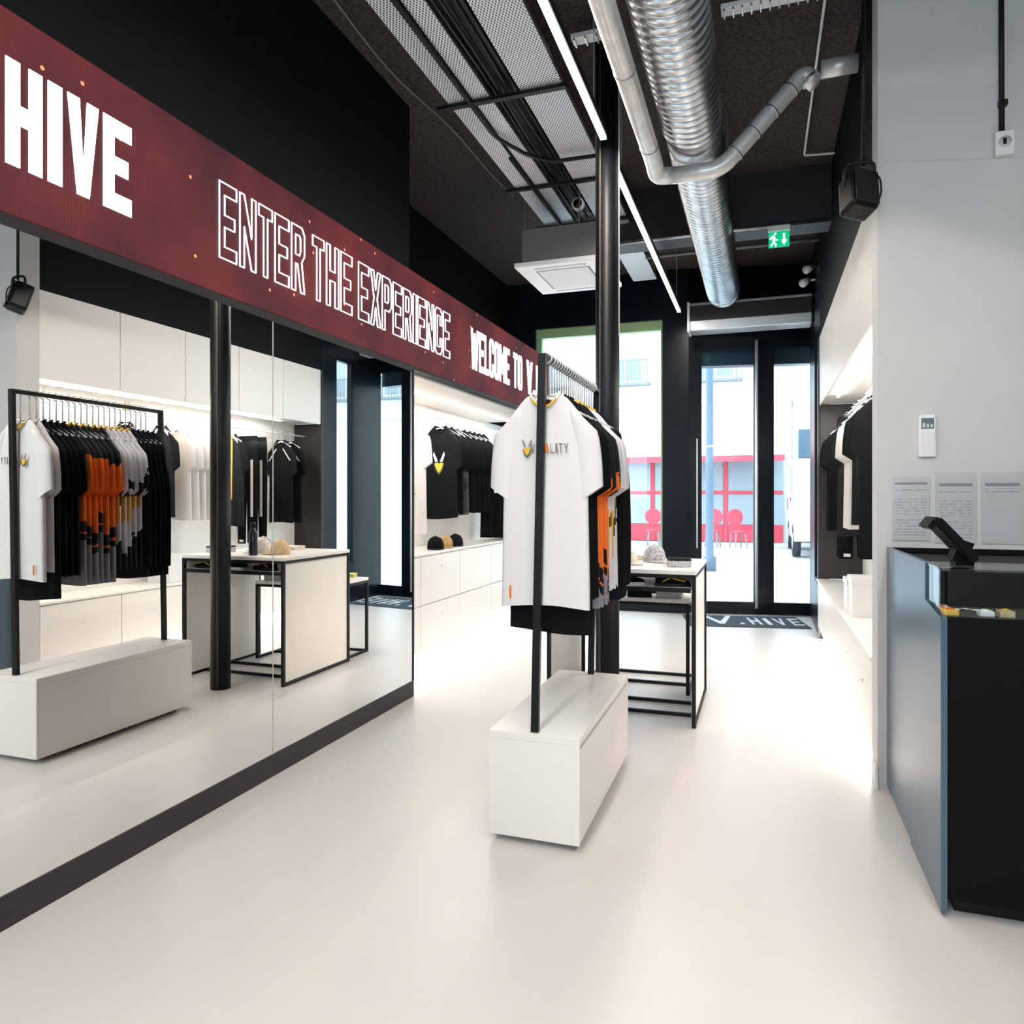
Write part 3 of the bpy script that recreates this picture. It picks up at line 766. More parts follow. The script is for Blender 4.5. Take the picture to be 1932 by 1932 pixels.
# ------------------------------------------------------------------ display tables
def frame_bars(pts_pairs, r=.0125):
    out = []
    for a, c in pts_pairs:
        x0, x1 = sorted((a[0], c[0])); y0, y1 = sorted((a[1], c[1])); z0, z1 = sorted((a[2], c[2]))
        out.append(B().box(x0 - r, x1 + r, y0 - r, y1 + r, z0 - r, z1 + r, .002))
    return out
def table(label, x0, x1, y0, y1, h, panels, shelf=None, r=.014, foot=None):
    t = T('display_table', label, 'table', ((x0 + x1) / 2, (y0 + y1) / 2, 0))
    a, b, c, d = (x0 + r, y0 + r), (x1 - r, y0 + r), (x1 - r, y1 - r), (x0 + r, y1 - r)
    for p in (a, b, c, d):
        part(B().box(p[0] - r, p[0] + r, p[1] - r, p[1] + r, 0, h - .03, .002), 'leg', black_metal, t)
    for p, q in ((a, b), (b, c), (c, d), (d, a)):
        for zz, nm in ((r, 'floor_bar'), (h - .042, 'top_bar')):
            x0_, x1_ = sorted((p[0], q[0])); y0_, y1_ = sorted((p[1], q[1]))
            if foot and nm == 'floor_bar' and x1_ - x0_ > y1_ - y0_: y0_ = foot[0] if y0_ < (y0 + y1) / 2 else foot[1]
            if x1_ - x0_ > .3 and abs(p[1] - q[1]) < .01: bb = B().box(x0_ + r, x1_ - r, y0_ - r * .9, y0_ + r * .9, zz - r, zz + r * .8, .002)
            else: bb = B().box(x0_ - r * .9, x0_ + r * .9, y0_ + r, y1_ - r, zz - r, zz + r * .8, .002)
            part(bb, nm, black_metal, t)
    part(B().box(x0, x1, y0, y1, h - .03, h, .003), 'table_top', white_lam, t)
    if panels:
        for xx in (x0 + r * 2 - .012, x1 - r * 2 - .004):
            part(B().box(xx, xx + .016, y0 + r * 2, y1 - r * 2, r * 2, h - .056, .002), 'side_panel', white_lam, t)
    if shelf:
        part(B().box(x0 + .034, x1 - .034, y0 + .01, y1 - .01, shelf - .012, shelf, .002), 'shelf', white_lam, t)
        part(B().box(x0 + .034, x1 - .034, y0, y0 + .009, shelf - .03, shelf + .002, 0), 'shelf_edge', black_metal, t)
    return t
table('large white display table with black frame and white side panels beside the column', -1.50, -.43, 5.16, 6.20, 1.09, True, .965, foot=(5.43, 5.75))
table('lower white nesting table pulled out beyond the large display table', -1.44, -.55, 6.00, 6.66, .77, False, foot=(6.30, 6.64))
# things on the tables
def bottle(loc, mat, label):
    o = T('bottle', label, 'bottle', loc)
    x, y, z_ = loc
    part(B().lathe([(.036, 0), (.038, .01), (.038, .19), (.030, .215), (.018, .235), (.018, .25)], loc, 16), 'flask', mat, o, True)
    part(B().lathe([(.022, .25), (.022, .285), (.018, .29)], loc, 14), 'cap', black_plastic, o, True); return o
bottle((-1.08, 5.30, 1.09), M('bottle_black', (.010, .012, .018), .25), 'black drinking bottle standing on the large display table')
def flat_box(name, label, cat, loc, size, mats, rz=0, strap=True):
    o = T(name, label, cat, (0, 0, 0))
    sx, sy, sz = size
    part(B().box(-sx / 2, sx / 2, -sy / 2, sy / 2, 0, sz * .8, .004), 'base', mats[0], o)
    part(B().box(-sx / 2 - .003, sx / 2 + .003, -sy / 2 - .003, sy / 2 + .003, sz * .8, sz, .004), 'lid', mats[1], o)
    o.location = loc; o.rotation_euler = (0, 0, rz); return o
kraft = M('kraft', (.62, .44, .25), .8, noise=(30, .2)); cream = M('cream_print', (.75, .68, .58), .6, noise=(40, .25)); greyp = M('grey_print', (.42, .42, .44), .5, noise=(50, .5))
cap((-1.25, 5.45, 1.09), kraft, 'tan cap beside the black bottle on the large table', 1.2)
cap((-.98, 5.55, 1.09), cream, 'cream cap on the large table behind the bottle', .9)
cap((-.80, 5.80, 1.09), greyp, 'grey speckled cap farther along the large table', .6)
flat_box('gift_box', 'cream flat gift box lying at the end of the large table', 'box', (-.95, 6.02, 1.09), (.22, .16, .035), (cream, cream), .1)
flat_box('gift_box', 'speckled grey flat box on the large table near the column', 'box', (-.58, 5.48, 1.09), (.16, .2, .06), (greyp, c_black), .2)
def shoe(loc, rz, mat, acc, label):
    o = T('shoe', label, 'shoe', (0, 0, 0))
    rr = []
    for i in range(11):
        u = i / 10; x = -.12 + .24 * u
        hw = .036 * (1 - .25 * abs(2 * u - 1) ** 3) * (.85 + .25 * math.sin(PI * u)); hh = (.085 if u < .35 else .085 - .055 * ((u - .35) / .65) ** .8)
        hh *= (.5 if i in (0, 10) else .82)
        rr.append([(x, hw * math.cos(2 * PI * k / 14), .018 + hh * .5 + hh * .5 * math.sin(2 * PI * k / 14)) for k in range(14)])
    part(B().rings(rr, True, True), 'upper', mat, o, True)
    so = [( -.125, -.03), (-.06, -.04), (.06, -.038), (.115, -.025), (.127, 0), (.115, .025), (.06, .038), (-.06, .04), (-.125, .03)]
    part(B().prism(so, 'z', 0, .022), 'sole', white_plastic if acc is None else black_plastic, o)
    if acc is not None:
        part(B().tube([(-.07, -.039, .035), (-.01, -.041, .066), (.02, -.039, .055), (.09, -.030, .042)], .006, 6), 'side_flash', acc, o, True)
    o.location = loc; o.rotation_euler = (0, 0, rz); return o
shoe((-.60, 5.27, .965), .1, c_black, c_gold, 'black shoe with gold flash under the large table top, nearer the door aisle')
shoe((-.92, 5.27, .965), .15, c_black, None, 'plain black shoe under the large table top')
shoe((-1.22, 5.28, .965), .1, c_black, c_orange, 'black shoe with orange flash under the large table top by the mirrors')
shoe((-1.30, 5.52, .965), .6, c_navy, None, 'navy shoe deeper on the shelf under the large table top')
for i, (x, yv, s_, m_, lb) in enumerate(((-1.25, 6.35, (.22, .16, .05), kraft, 'tan folded package on the lower nesting table'), (-1.22, 6.58, (.2, .12, .04), M('lime_print', (.55, .62, .2), .6, noise=(30, .4)), 'lime patterned package at the edge of the lower nesting table'),
        (-.72, 6.14, (.2, .2, .05), greyp, 'speckled grey package on the lower nesting table close to the door aisle'), (-.97, 6.13, (.2, .18, .07), c_navy, 'dark navy package on the lower nesting table next to the speckled one'), (-.95, 6.4, (.24, .18, .1), c_black, 'black folded package on the lower nesting table'))):
    flat_box('package', lb, 'package', (x, yv, .77), s_, (m_, m_), .15 * (i - 2))
cap((-1.28, 6.33, .82), c_black, 'black cap resting on the tan package on the lower table', .4)

# ------------------------------------------------------------------ column
t = T('round_column', 'slim round black steel column standing from floor to ceiling', 'column', (-1.0096, 4.9743, 0))
part(B().lathe([(.082, 0), (.082, CEIL - .002)], (-1.0096, 4.9743, 0), 28), 'shaft', M('column_black', (.004, .005, .007), .42, spec=.35), t, True)
part(B().tube([(-1.045, 4.897, .02), (-1.045, 4.897, CEIL - .01)], .006, 6), 'cable_conduit', M('brown_conduit', (.10, .065, .045), .5), t, True)
part(B().tube([(-.925, 4.955, 2.7), (-.925, 4.955, CEIL - .01)], .005, 6), 'cable', white_plastic, t, True)

# ------------------------------------------------------------------ ceiling services
def led_tube(label, x, y0, y1, z_, power):
    t = T('linear_light', label, 'ceiling light', (x, (y0 + y1) / 2, z_))
    part(B().box(x - .020, x + .020, y0, y1, z_ - .012, z_ + .0, .002), 'diffuser', led_white, t)
    part(B().box(x - .028, x + .028, y0, y1, z_ + .001, z_ + .05, .002), 'housing', black_metal, t)
    for yy in (y0 + .3, y1 - .3): part(B().tube([(x, yy, z_ + .05), (x, yy, CEIL)], .003, 6), 'suspension_wire', silver, t)
    area(t, (x, (y0 + y1) / 2, z_ - .016), .045, (y1 - y0) - .02, power, (1, .91, .82))
    return t
led_tube('glowing linear lamp hung over the mirror aisle before the column', -1.0, 1.6, 4.80, 4.0, 34)
led_tube('glowing linear lamp hung between the column and the shop front', -1.01, 5.20, 9.6, 4.0, 34)
led_tube('unseen linear lamp added over the counter side of the room', 1.0, -1.8, 2.2, 4.0, 46)  # out of view, added for ambient light
led_tube('unseen linear lamp added behind the counter aisle by the back wall', -1.0, -2.2, 1.2, 4.0, 58)  # behind the camera, added to light faces turned this way

# big spiral duct
DX, DZ, DR = -.455, 4.17, .20
def ribbed(p0y, p1y, cx, cz, r, pitch, amp, tilt):
    b = B(); rings = []
    n = int((p1y - p0y) / pitch)
    for i in range(n):
        for f_, a_ in ((0, 0), (.72, 0), (.80, amp), (.92, amp)):
            yy = p0y + (i + f_) * pitch
            rings.append([(cx + (r + a_) * math.cos(2 * PI * k / 40), yy + tilt * math.cos(2 * PI * k / 40), cz + (r + a_) * math.sin(2 * PI * k / 40)) for k in range(40)])
    return b.rings(rings, True, True)
t = T('ventilation_duct', 'large ribbed galvanised ventilation duct running along the ceiling', 'duct', (DX, 4.4, DZ - DR))
part(ribbed(-2.5, 5.12, DX, DZ, DR, .075, .006, .03), 'duct_section', galv, t, True)
part(ribbed(5.34, 9.35, DX, DZ, DR * .97, .075, .006, .03), 'duct_section', galv, t, True)
part(B().rings([[(DX + r_ * math.cos(2 * PI * k / 32), yy, DZ + r_ * math.sin(2 * PI * k / 32)) for k in range(32)] for yy, r_ in ((5.13, DR * .985), (5.36, DR * .95))], True, True), 'coupling', galv_dark, t, True)
part(B().rings([[(DX + r_ * math.cos(2 * PI * k / 32), yy, DZ + r_ * math.sin(2 * PI * k / 32)) for k in range(32)] for yy, r_ in ((9.36, DR * .97), (9.50, DR * .97), (9.53, DR * .88))], True, True), 'end_cap', galv, t, True)
for yy in (2.8, 6.2, 8.6):
    part(B().tube([(DX + .19, yy, DZ + .03), (DX + .19, yy, CEIL)], .004, 6), 'hanger_rod', galv_dark, t)
# small duct
sr = .058
sdx, sdz = -.70, 3.90
def smooth_path(pts, rad=.12, n=6):
    pts = [Vector(p) for p in pts]; out = [pts[0]]
    for a, b_, c in zip(pts, pts[1:], pts[2:]):
        d0 = (a - b_).normalized(); d1 = (c - b_).normalized()
        l = min(rad, (a - b_).length * .45, (c - b_).length * .45)
        A, Cc = b_ + d0 * l, b_ + d1 * l
        for i in range(n + 1):
            u = i / n; out.append(A * (1 - u) ** 2 + b_ * 2 * u * (1 - u) + Cc * u * u)
    out.append(pts[-1]); return out
t = T('branch_pipe', 'slim bare metal ventilation pipe bending under the large duct', 'pipe', (sdx, 3.5, sdz))
P1 = (sdx, 5.20, sdz - .03); P2 = (-.27, 5.24, sdz - .03); P3 = (.27, 5.27, 4.45); P4 = (.33, 5.27, 4.36); P5 = (.40, 5.26, 4.45); P6 = (.60, 5.255, 4.45)
part(B().tube(smooth_path([(sdx, -2.5, sdz), (sdx, 5.0, sdz), P1, (sdx + .10, 5.225, sdz - .03)], .16), sr, 20), 'straight_run', galv_light, t, True)
part(B().tube(smooth_path([(sdx + .10, 5.225, sdz - .03), P2, P3, (.345, 5.27, 4.37)], .10), sr, 20), 'rising_run', galv_light, t, True)
part(B().tube([(.30, 5.27, 4.405), (.312, 5.27, 4.392)], sr + .005, 20), 'elbow_band', galv_dark, t, True)
part(B().tube([(.375, 5.26, 4.45), (.598, 5.255, 4.45)], sr, 20), 'end_run', galv_light, t, True)
for q in (.18, .4, .62, .84):
    p = Vector(P2).lerp(Vector(P3), q); d = (Vector(P3) - Vector(P2)).normalized() * .006
    part(B().tube([p - d, p + d], sr + .004, 20), 'joint_band', galv_dark, t, True)
for yy in (1.5, 2.7, 3.9, 4.8):
    part(B().tube([(sdx, yy - .006, sdz), (sdx, yy + .006, sdz)], sr + .004, 20), 'joint_band', galv_dark, t, True)
# perforated trays
SZ = 4.40
for (x0, x1, y1, lb) in ((-2.11, -1.955, 7.25, 'perforated steel ceiling tray nearest the black bulkhead'), (-1.925, -1.80, 7.25, 'narrow perforated steel ceiling tray beside the cable bundle'), (-1.573, -1.277, 9.45, 'wide perforated steel ceiling tray beside the linear lamp')):
    t = T('cable_tray', lb, 'ceiling tray', ((x0 + x1) / 2, 4, SZ))
    part(B().box(x0, x1, -2.5, y1, SZ, SZ + .008), 'perforated_sheet', perf_m, t)
    part(B().box(x0, x0 + .006, -2.5, y1, SZ + .008, SZ + .05), 'side_lip', galv_dark, t)
    part(B().box(x1 - .006, x1, -2.5, y1, SZ + .008, SZ + .05), 'side_lip', galv_dark, t)
for i, (yy, zz) in enumerate(((4.77, SZ - .02), (6.25, SZ - .02), (7.22, SZ - .02))):
    solo(B().box(-2.2, -1.25, yy - .022, yy + .022, zz - .012, zz + .012, .002), 'tray_bearer', black_metal, ('first', 'second', 'third')[i] + ' black steel bar crossing under the perforated trays, counted from the counter', 'steel bar')
solo(B().tube(smooth_path([(-1.945, -2.4, SZ - .03), (-1.94, 5.25, SZ - .03), (-1.78, 5.55, SZ - .06), (-1.62, 5.73, SZ - .06), (-1.08, 5.75, SZ - .06)], .1), .016, 10), 'ceiling_pipe', black_metal, 'black pipe running under the perforated trays and turning to the column', 'pipe', smooth=True)
solo(B().tube([(-1.945, 5.62, SZ - .03), (-1.94, 7.2, SZ - .03)], .013, 10), 'ceiling_pipe', black_metal, 'short black pipe continuing under the trays towards the air conditioner', 'pipe', smooth=True)
for i, x in enumerate((-1.77, -1.72, -1.66)):
    solo(B().tube([(x, yy, SZ + .03 + .012 * math.sin(yy * 3 + i) - .02 * (i == 1)) for yy in [-2.4 + .3 * k for k in range(33)]], .012, 8), 'ceiling_cable', black_plastic, 'black cable bundled between the perforated ceiling trays', 'cable', 'cable bundle between the trays', True)
solo(B().tube([(-2.45 + .06 * math.sin(yy * 1.1), yy, CEIL - .05 - .05 * math.sin(yy * 1.7) ** 2) for yy in [2.4 + .2 * k for k in range(24)]], .006, 6), 'ceiling_cable', M('grey_cable', (.22, .20, .19), .6), 'thin grey cable sagging beside the black bulkhead', 'cable', smooth=True)
solo(B().box(-1.79, -1.62, -2.4, 7.2, SZ + .05, SZ + .10), 'ceiling_channel', black_metal, 'black steel channel above the cable bundle between the trays', 'channel')
# white conduits, cross pipes
solo(B().tube(smooth_path([(.38, 2.6, 4.69), (.363, 7.08, 4.69), (.60, 7.12, 4.69), (1.05, 7.12, 4.69)], .03), .010, 8), 'conduit', white_plastic, 'thin white conduit with a right-angle turn under the dark ceiling', 'conduit', smooth=True)
solo(B().tube([(-1.55, 7.38, 4.19), (.61, 7.38, 4.19)], .018, 10), 'ceiling_pipe', galv_dark, 'grey pipe running under the front edge of the cross beam', 'pipe', smooth=True)
solo(B().tube([(-1.2, 8.0, 4.22), (.55, 8.0, 4.22)], .02, 10), 'ceiling_pipe', M('dull_pipe', (.12, .12, .13), .5), 'dark grey pipe crossing beyond the cross beam', 'pipe', smooth=True)
fl = M('tube_lamp_pale', (.8, .86, .95), .4, noise=(30, .1))
def batten(label, x0, x1, yy, zz):
    t = T('lamp_batten', label, 'ceiling light', ((x0 + x1) / 2, yy, zz))
    part(B().box(x0, x1, yy - .045, yy + .045, zz, zz + .03, .003), 'tray', white_plastic, t)
    for k in range(max(2, int((x1 - x0) / .05))):
        xx = x0 + .02 + k * (x1 - x0 - .04) / max(1, int((x1 - x0) / .05) - 1)
        part(B().box(xx - .004, xx + .004, yy - .043, yy + .043, zz - .018, zz - .0005), 'louvre', galv, t)
batten('pale louvred ceiling batten to the right of the large duct', -.24, .5, 4.72, 4.62)
batten('short pale louvred ceiling batten to the left of the slim pipe', -1.19, -1.0, 4.70, 4.62)
# air conditioner
t = T('air_conditioner', 'white square ceiling cassette air conditioner beside the column', 'air conditioner', (-1.80, 6.95, 3.75))
AX0, AX1, AY0, AY1, AZ = -2.2, -1.36, 6.47, 7.42, 3.75
part(B().box(AX0 + .05, AX1 - .08, AY0 + .08, AY1 - .08, AZ + .045, AZ + .38, .004), 'housing', M('housing_grey', (.16, .155, .15), .5), t)
fr = B(); q = .16
fr.box(AX0, AX1, AY0, AY0 + q, AZ, AZ + .045, .006); fr.box(AX0, AX1, AY1 - q, AY1, AZ, AZ + .045, .006); fr.box(AX0, AX0 + q, AY0 + q, AY1 - q, AZ, AZ + .045, .006); fr.box(AX1 - q, AX1, AY0 + q, AY1 - q, AZ, AZ + .045, .006)
part(fr, 'frame', white_plastic, t)
part(B().box(AX0 + q + .015, AX1 - q - .015, AY0 + q + .015, AY1 - q - .015, AZ - .004, AZ + .03, .006), 'grille', M('grille_grey', (.66, .66, .67), .5), t)
for a in ((AX0 + .17, AX1 - .17, AY0 + .075, AY0 + .11), (AX0 + .17, AX1 - .17, AY1 - .11, AY1 - .075)):
    part(B().box(a[0], a[1], a[2], a[3], AZ - .003, AZ + .004, .001), 'air_vane', M('vane_grey', (.45, .46, .47), .5), t)
for x in (-2.135, -1.60):
    for yy in (AY0 + .12, AY1 - .09): part(B().tube([(x, yy, AZ + .38), (x, yy, CEIL)], .005, 6), 'hanger_rod', galv_dark, t)
t = T('round_siren', 'small white round siren on the ceiling tray end left of the column', 'siren', (-1.62, 6.6, 4.30))
part(B().tube([(-1.62, 6.60, 4.33), (-1.62, 6.64, 4.33)], .06, 20), 'rim', white_plastic, t, True)
part(B().tube([(-1.62, 6.595, 4.33), (-1.62, 6.599, 4.33)], .042, 20), 'face', black_plastic, t, True)
# hanging speaker
t = T('hanging_speaker', 'black loudspeaker hanging on a pole beside the pale pillar', 'loudspeaker', (.50, 4.36, 3.12))
sb = B(); sb.box(.42, .575, 4.30, 4.44, 3.13, 3.36, .02)
rot = Matrix.Translation((.5, 4.37, 3.25)) @ Matrix.Rotation(-.35, 4, 'X') @ Matrix.Rotation(.5, 4, 'Z') @ Matrix.Translation((-.5, -4.37, -3.25))
bmesh.ops.transform(sb.b, matrix=rot, verts=sb.b.verts)
cab_ = part(sb, 'cabinet', black_plastic, t)
gb_ = B(); gb_.box(.43, .565, 4.288, 4.299, 3.14, 3.35, .004); bmesh.ops.transform(gb_.b, matrix=rot, verts=gb_.b.verts)
part(gb_, 'grille', M('grille_black', (.006, .006, .007), .7), t)
part(B().tube([(.525, 4.37, 3.40), (.525, 4.37, CEIL)], .012, 10), 'pole', black_metal, t, True)
part(B().tube(smooth_path([(.43, 4.36, 3.27), (.43, 4.36, 3.42), (.575, 4.36, 3.42), (.575, 4.36, 3.27)], .04), .010, 8), 'bracket', black_metal, t, True)
part(B().tube(smooth_path([(.55, 4.36, 3.37), (.60, 4.33, 3.32), (.61, 4.33, 3.22), (.56, 4.33, 3.14), (.50, 4.38, 3.12)], .06), .005, 6), 'cable', black_plastic, t, True)
# exit sign
t = T('exit_sign', 'green emergency exit sign hanging under the cross beam', 'sign', (.155, 7.36, 3.96))
gm_ = M('exit_green', (.01, .28, .13), .4, emis=.55, ecol=(.0, .5, .2)); wm_ = M('exit_white', (.9, .95, .9), .4, emis=1.0)
part(B().box(.055, .255, 7.33, 7.37, 4.12, 4.175, .004), 'lamp_bar', white_plastic, t)
part(B().box(.062, .248, 7.345, 7.355, 3.97, 4.118), 'panel', gm_, t)
part(B().prism([(.20, 3.985), (.225, 4.035), (.209, 4.035), (.209, 4.095), (.191, 4.095), (.191, 4.035), (.175, 4.035)], 'y', 7.340, 7.3445), 'arrow', wm_, t)
part(B().prism([(.075, 3.985), (.10, 4.02), (.095, 4.06), (.075, 4.045), (.07, 4.055), (.10, 4.085), (.118, 4.075), (.125, 4.045), (.145, 4.045), (.145, 4.035), (.118, 4.034), (.115, 4.02), (.135, 4.0), (.13, 3.975), (.12, 3.975), (.122, 3.995), (.107, 4.008), (.09, 3.982)], 'y', 7.340, 7.3445), 'running_figure', wm_, t)
part(B().tube([(.122, 7.340, 4.098), (.122, 7.3445, 4.098)], .010, 12), 'figure_head', wm_, t)
# air curtain over the door
t = T('air_curtain', 'dark air curtain box with silver edges over the glass door', 'air curtain', (-.12, 10.0, 3.78))
part(B().box(-.90, .60, 9.90, 10.20, 3.94, 4.13, .006), 'case', M('case_black', (.016, .015, .016), .4), t)
part(B().box(-.90, .60, 9.885, 10.20, 3.80, 3.935, .012), 'outlet_bar', silver, t)
part(B().box(-.90, .60, 9.88, 10.20, 4.132, 4.165, .004), 'top_trim', galv_dark, t)
part(B().box(-.935, -.902, 9.87, 10.20, 3.79, 4.18, .006), 'end_cap', white_plastic, t)
part(B().box(.602, .615, 9.87, 10.20, 3.79, 4.18, .004), 'end_cap', black_plastic, t)
for i, (x, zz) in enumerate(((.56, 4.40), (.52, 4.24))):
    t = T('spot_lamp', ('upper' if i == 0 else 'lower') + ' small white spot lamp in the corner above the door', 'spot lamp', (x, 9.6, zz))
    part(B().tube([(x + .02, 9.62, zz + .02), (x - .05, 9.53, zz - .04)], [.035, .05], 14), 'head', white_plastic, t, True)
    part(B().box(x + .02, .62, 9.61, 9.63, zz + .01, zz + .03, .002), 'arm', white_plastic, t)

# ------------------------------------------------------------------ door mat
t = T('door_mat', 'dark blue grey door mat with white V.HIVE lettering inside the glass door', 'mat', (-.1, 9.65, 0))
mt = Matrix.Translation((-.86, 9.25, 0)) @ Matrix.Rotation(DA, 4, 'Z')
b = B(); b.box(0, 1.46, 0, .82, 0, .012, .003); bmesh.ops.transform(b.b, matrix=mt, verts=b.b.verts)
part(b, 'mat_body', M('mat_blue', (.035, .055, .075), .9, noise=(60, .3), bump=(200, .4)), t)
LM = mt @ Matrix.Translation((0, .17, .0125))
mw = M('mat_white', (.62, .66, .70), .85)
word('V', .24, .62, .62, LM, t, mw, depth=.001, sx=.17)
word('.', .66, .71, .5, LM, t, mw, depth=.001)
word('HIVE', .80, 1.43, .5, LM, t, mw, depth=.001, sx=.24, gap=.5)

# ------------------------------------------------------------------ counter
CX, CY0, CY1, CZ = .645, 3.15, 4.415, 1.327
t = T('sales_counter', 'black sales counter with glass display case against the pale pillar', 'counter', (1.3, 3.8, 0))
side_m = M('counter_side', (.030, .080, .125), .28, spec=1.0)
part(B().prism([(4.415, .03), (4.415, CZ), (3.436, CZ), (3.436, 1.174), (3.15, 1.141), (3.15, .02), (3.75, .012), (3.75, .03)], 'x', CX, CX + .022), 'side_panel', side_m, t)
part(B().box(CX + .023, 2.3, CY0, CY0 + .02, .07, 1.145, .002), 'front_panel', black_lam, t)
part(B().box(CX + .023, 2.3, CY0 + .022, CY1, .07, 1.0, 0), 'body', black_lam, t)
part(B().box(CX + .06, 2.3, CY0 + .07, CY1 - .05, 0, .068, 0), 'plinth', black_metal, t)
part(B().box(CX + .023, 2.3, CY0 + .022, 3.47, 1.12, 1.145, 0), 'case_floor', M('case_felt', (.05, .045, .04), .8), t)
part(B().box(CX + .023, 2.3, 3.50, CY1, 1.27, 1.30, .002), 'worktop', black_lam, t)
part(B().box(CX + .023, 2.3, 3.475, 3.495, 1.0, 1.32, .002), 'case_back', black_lam, t)
part(B().box(CX + .023, 2.3, CY1 - .02, CY1, 1.301, CZ, .002), 'back_upstand', black_lam, t)
part(B().box(CX + .023, 2.3, CY0 + .003, CY0 + .011, 1.146, 1.318), 'front_glass', case_glass, t)
part(B().box(CX + .008, CX + .016, CY0 + .012, 3.436, 1.176, 1.318), 'side_glass', case_glass, t)
part(B().box(CX + .006, 2.3, CY0, 3.50, 1.319, 1.327), 'top_glass', case_glass, t)
# goods in the case
rnd = random.Random(5)
def goods(name, label, x, yv, size, mat, m2=None, rz=0, group=None):
    o = T(name, label, 'trinket', (x, yv, 1.145), group)
    sx, sy, sz = size
    b = B(); b.box(x - sx / 2, x + sx / 2, yv - sy / 2, yv + sy / 2, 1.145, 1.145 + sz, .003); part(b, 'card', mat, o)
    part(B().sphere((x, yv, 1.145 + sz), min(sx, sy) * .30, (1, 1, .5), 10, 6), 'badge', m2 or c_gold, o, True)
    return o
goods('badge_pack', 'yellow and orange badge pack at the corner of the glass case', .69, 3.22, (.05, .07, .02), M('pack_yellow', (.85, .50, .08), .5), c_orange)
goods('badge_pack', 'pale pink badge pack beside the yellow one in the glass case', .685, 3.33, (.04, .07, .02), M('pack_pink', (.75, .5, .42), .5), M('pack_red', (.5, .08, .1), .5))
goods('badge_pack', 'white small badge pack farther along in the glass case', .81, 3.22, (.05, .05, .02), white_plastic, white_plastic)
goods('badge_pack', 'gold trimmed badge pack farthest along in the glass case', .875, 3.22, (.05, .06, .025), kraft, c_gold)
for i in range(4):
    o = T('key_ring', 'small silver key ring lying in the glass case', 'key ring', (.74 + .033 * i, 3.34 + .02 * (i % 2), 1.148), 'key rings in the glass case')
    cx_, cy_ = .74 + .033 * i, 3.34 + .02 * (i % 2)
    part(B().tube([(cx_ + .012 * math.cos(a), cy_ + .012 * math.sin(a), 1.15) for a in [2 * PI * k / 14 for k in range(15)]], .0025, 6), 'ring', silver, o, True)
    part(B().box(cx_ + .012, cx_ + .03, cy_ - .006, cy_ + .006, 1.147, 1.151, .001), 'fob', c_gold if i % 2 else c_black, o)
# point-of-sale screen, seen from its edge
black_matte = M('black_matte', (.004, .004, .005), .65, spec=.08)
t = T('payment_screen', 'tilted black touch screen on a foot on top of the glass case', 'screen', (.72, 3.38, CZ))
rt = Matrix.Rotation(math.radians(49), 3, 'Y')
b = B(); b.obox((.725, 3.38, 1.432), (.215, .22, .034), rt); bmesh.ops.bevel(b.b, geom=list(b.b.edges), offset=.008, segments=2, affect='EDGES'); part(b, 'housing', black_matte, t)
nrm = rt @ Vector((0, 0, 1))
b = B(); b.obox(Vector((.725, 3.38, 1.432)) + nrm * .018, (.19, .195, .003), rt); part(b, 'display', black_gloss, t)
part(B().box(.735, .80, 3.33, 3.43, CZ, CZ + .014, .003), 'foot', black_matte, t)
b = B(); b.obox((.762, 3.38, 1.383), (.05, .10, .085), Matrix.Rotation(math.radians(20), 3, 'Y')); part(b, 'stand', black_matte, t)
b = B(); b.obox((.648, 3.38, 1.494), (.02, .18, .045), Matrix.Rotation(math.radians(35), 3, 'Y')); part(b, 'top_lip', black_matte, t)

# ------------------------------------------------------------------ things on the pillar
def paper_mat(name, head):
    m = bpy.data.materials.new(name); m.use_nodes = True; n = NT(m); t = m.node_tree; p = t.nodes['Principled BSDF']
    x, y, z = n.obj()
    ln = n.val('LESS_THAN', n.val('FRACT', n.val('MULTIPLY', z, 62.)), .38)
    wd = n.val('GREATER_THAN', n.noise(70, 1), .47)
    para = n.val('GREATER_THAN', n.val('FRACT', n.val('MULTIPLY', z, 8.3)), .22)
    lim = n.val('LESS_THAN', n.val('ABSOLUTE', x), .078)
    top = n.val('LESS_THAN', z, .29) if head != 'short' else n.val('GREATER_THAN', z, .24)
    top = n.val('MULTIPLY', top, n.val('LESS_THAN', z, .30))
    f = n.val('MULTIPLY', n.val('MULTIPLY', n.val('MULTIPLY', ln, wd), n.val('MULTIPLY', para, lim)), n.val('MULTIPLY', top, .5))
    hd = n.val('MULTIPLY', n.val('LESS_THAN', n.val('ABSOLUTE', n.val('SUBTRACT', z, .315)), .008), lim)
    f = n.val('MAXIMUM', f, n.val('MULTIPLY', hd, .75))
    t.links.new(n.mix(f, (.56, .56, .565), (.16, .16, .20)), p.inputs['Base Color']); p.inputs['Roughness'].default_value = .35
    return m
for x0, x1, z0, z1, lb, md in ((.668, .856, 1.36, 1.71, 'printed notice sheet in a clear sleeve, closest to the pillar edge', 'full'), (.876, 1.072, 1.35, 1.735, 'printed notice sheet in a clear sleeve between the other two notices', 'full'), (1.088, 1.285, 1.35, 1.733, 'notice sheet in a clear sleeve with only a few lines of print', 'short')):
    t = T('notice_sheet', lb, 'notice', ((x0 + x1) / 2, 4.418, z0))
    part(B().box(x0 + .006, x1 - .006, 4.4155, 4.4185, z0 + .005, z1 - .03), 'sheet', paper_mat('paper_' + lb[-10:], md), t)
    part(B().box(x0, x1, 4.4120, 4.4140, z0, z1), 'sleeve', sleeve_film, t)
t = T('thermostat', 'white wall thermostat with small display above the notice sheets', 'thermostat', (.838, 4.41, 1.814))
part(B().box(.797, .879, 4.396, 4.4195, 1.814, 2.04, .006), 'case', white_plastic, t)
part(B().box(.808, .868, 4.394, 4.3965, 1.965, 2.022), 'display', M('lcd', (.10, .14, .16), .3), t)
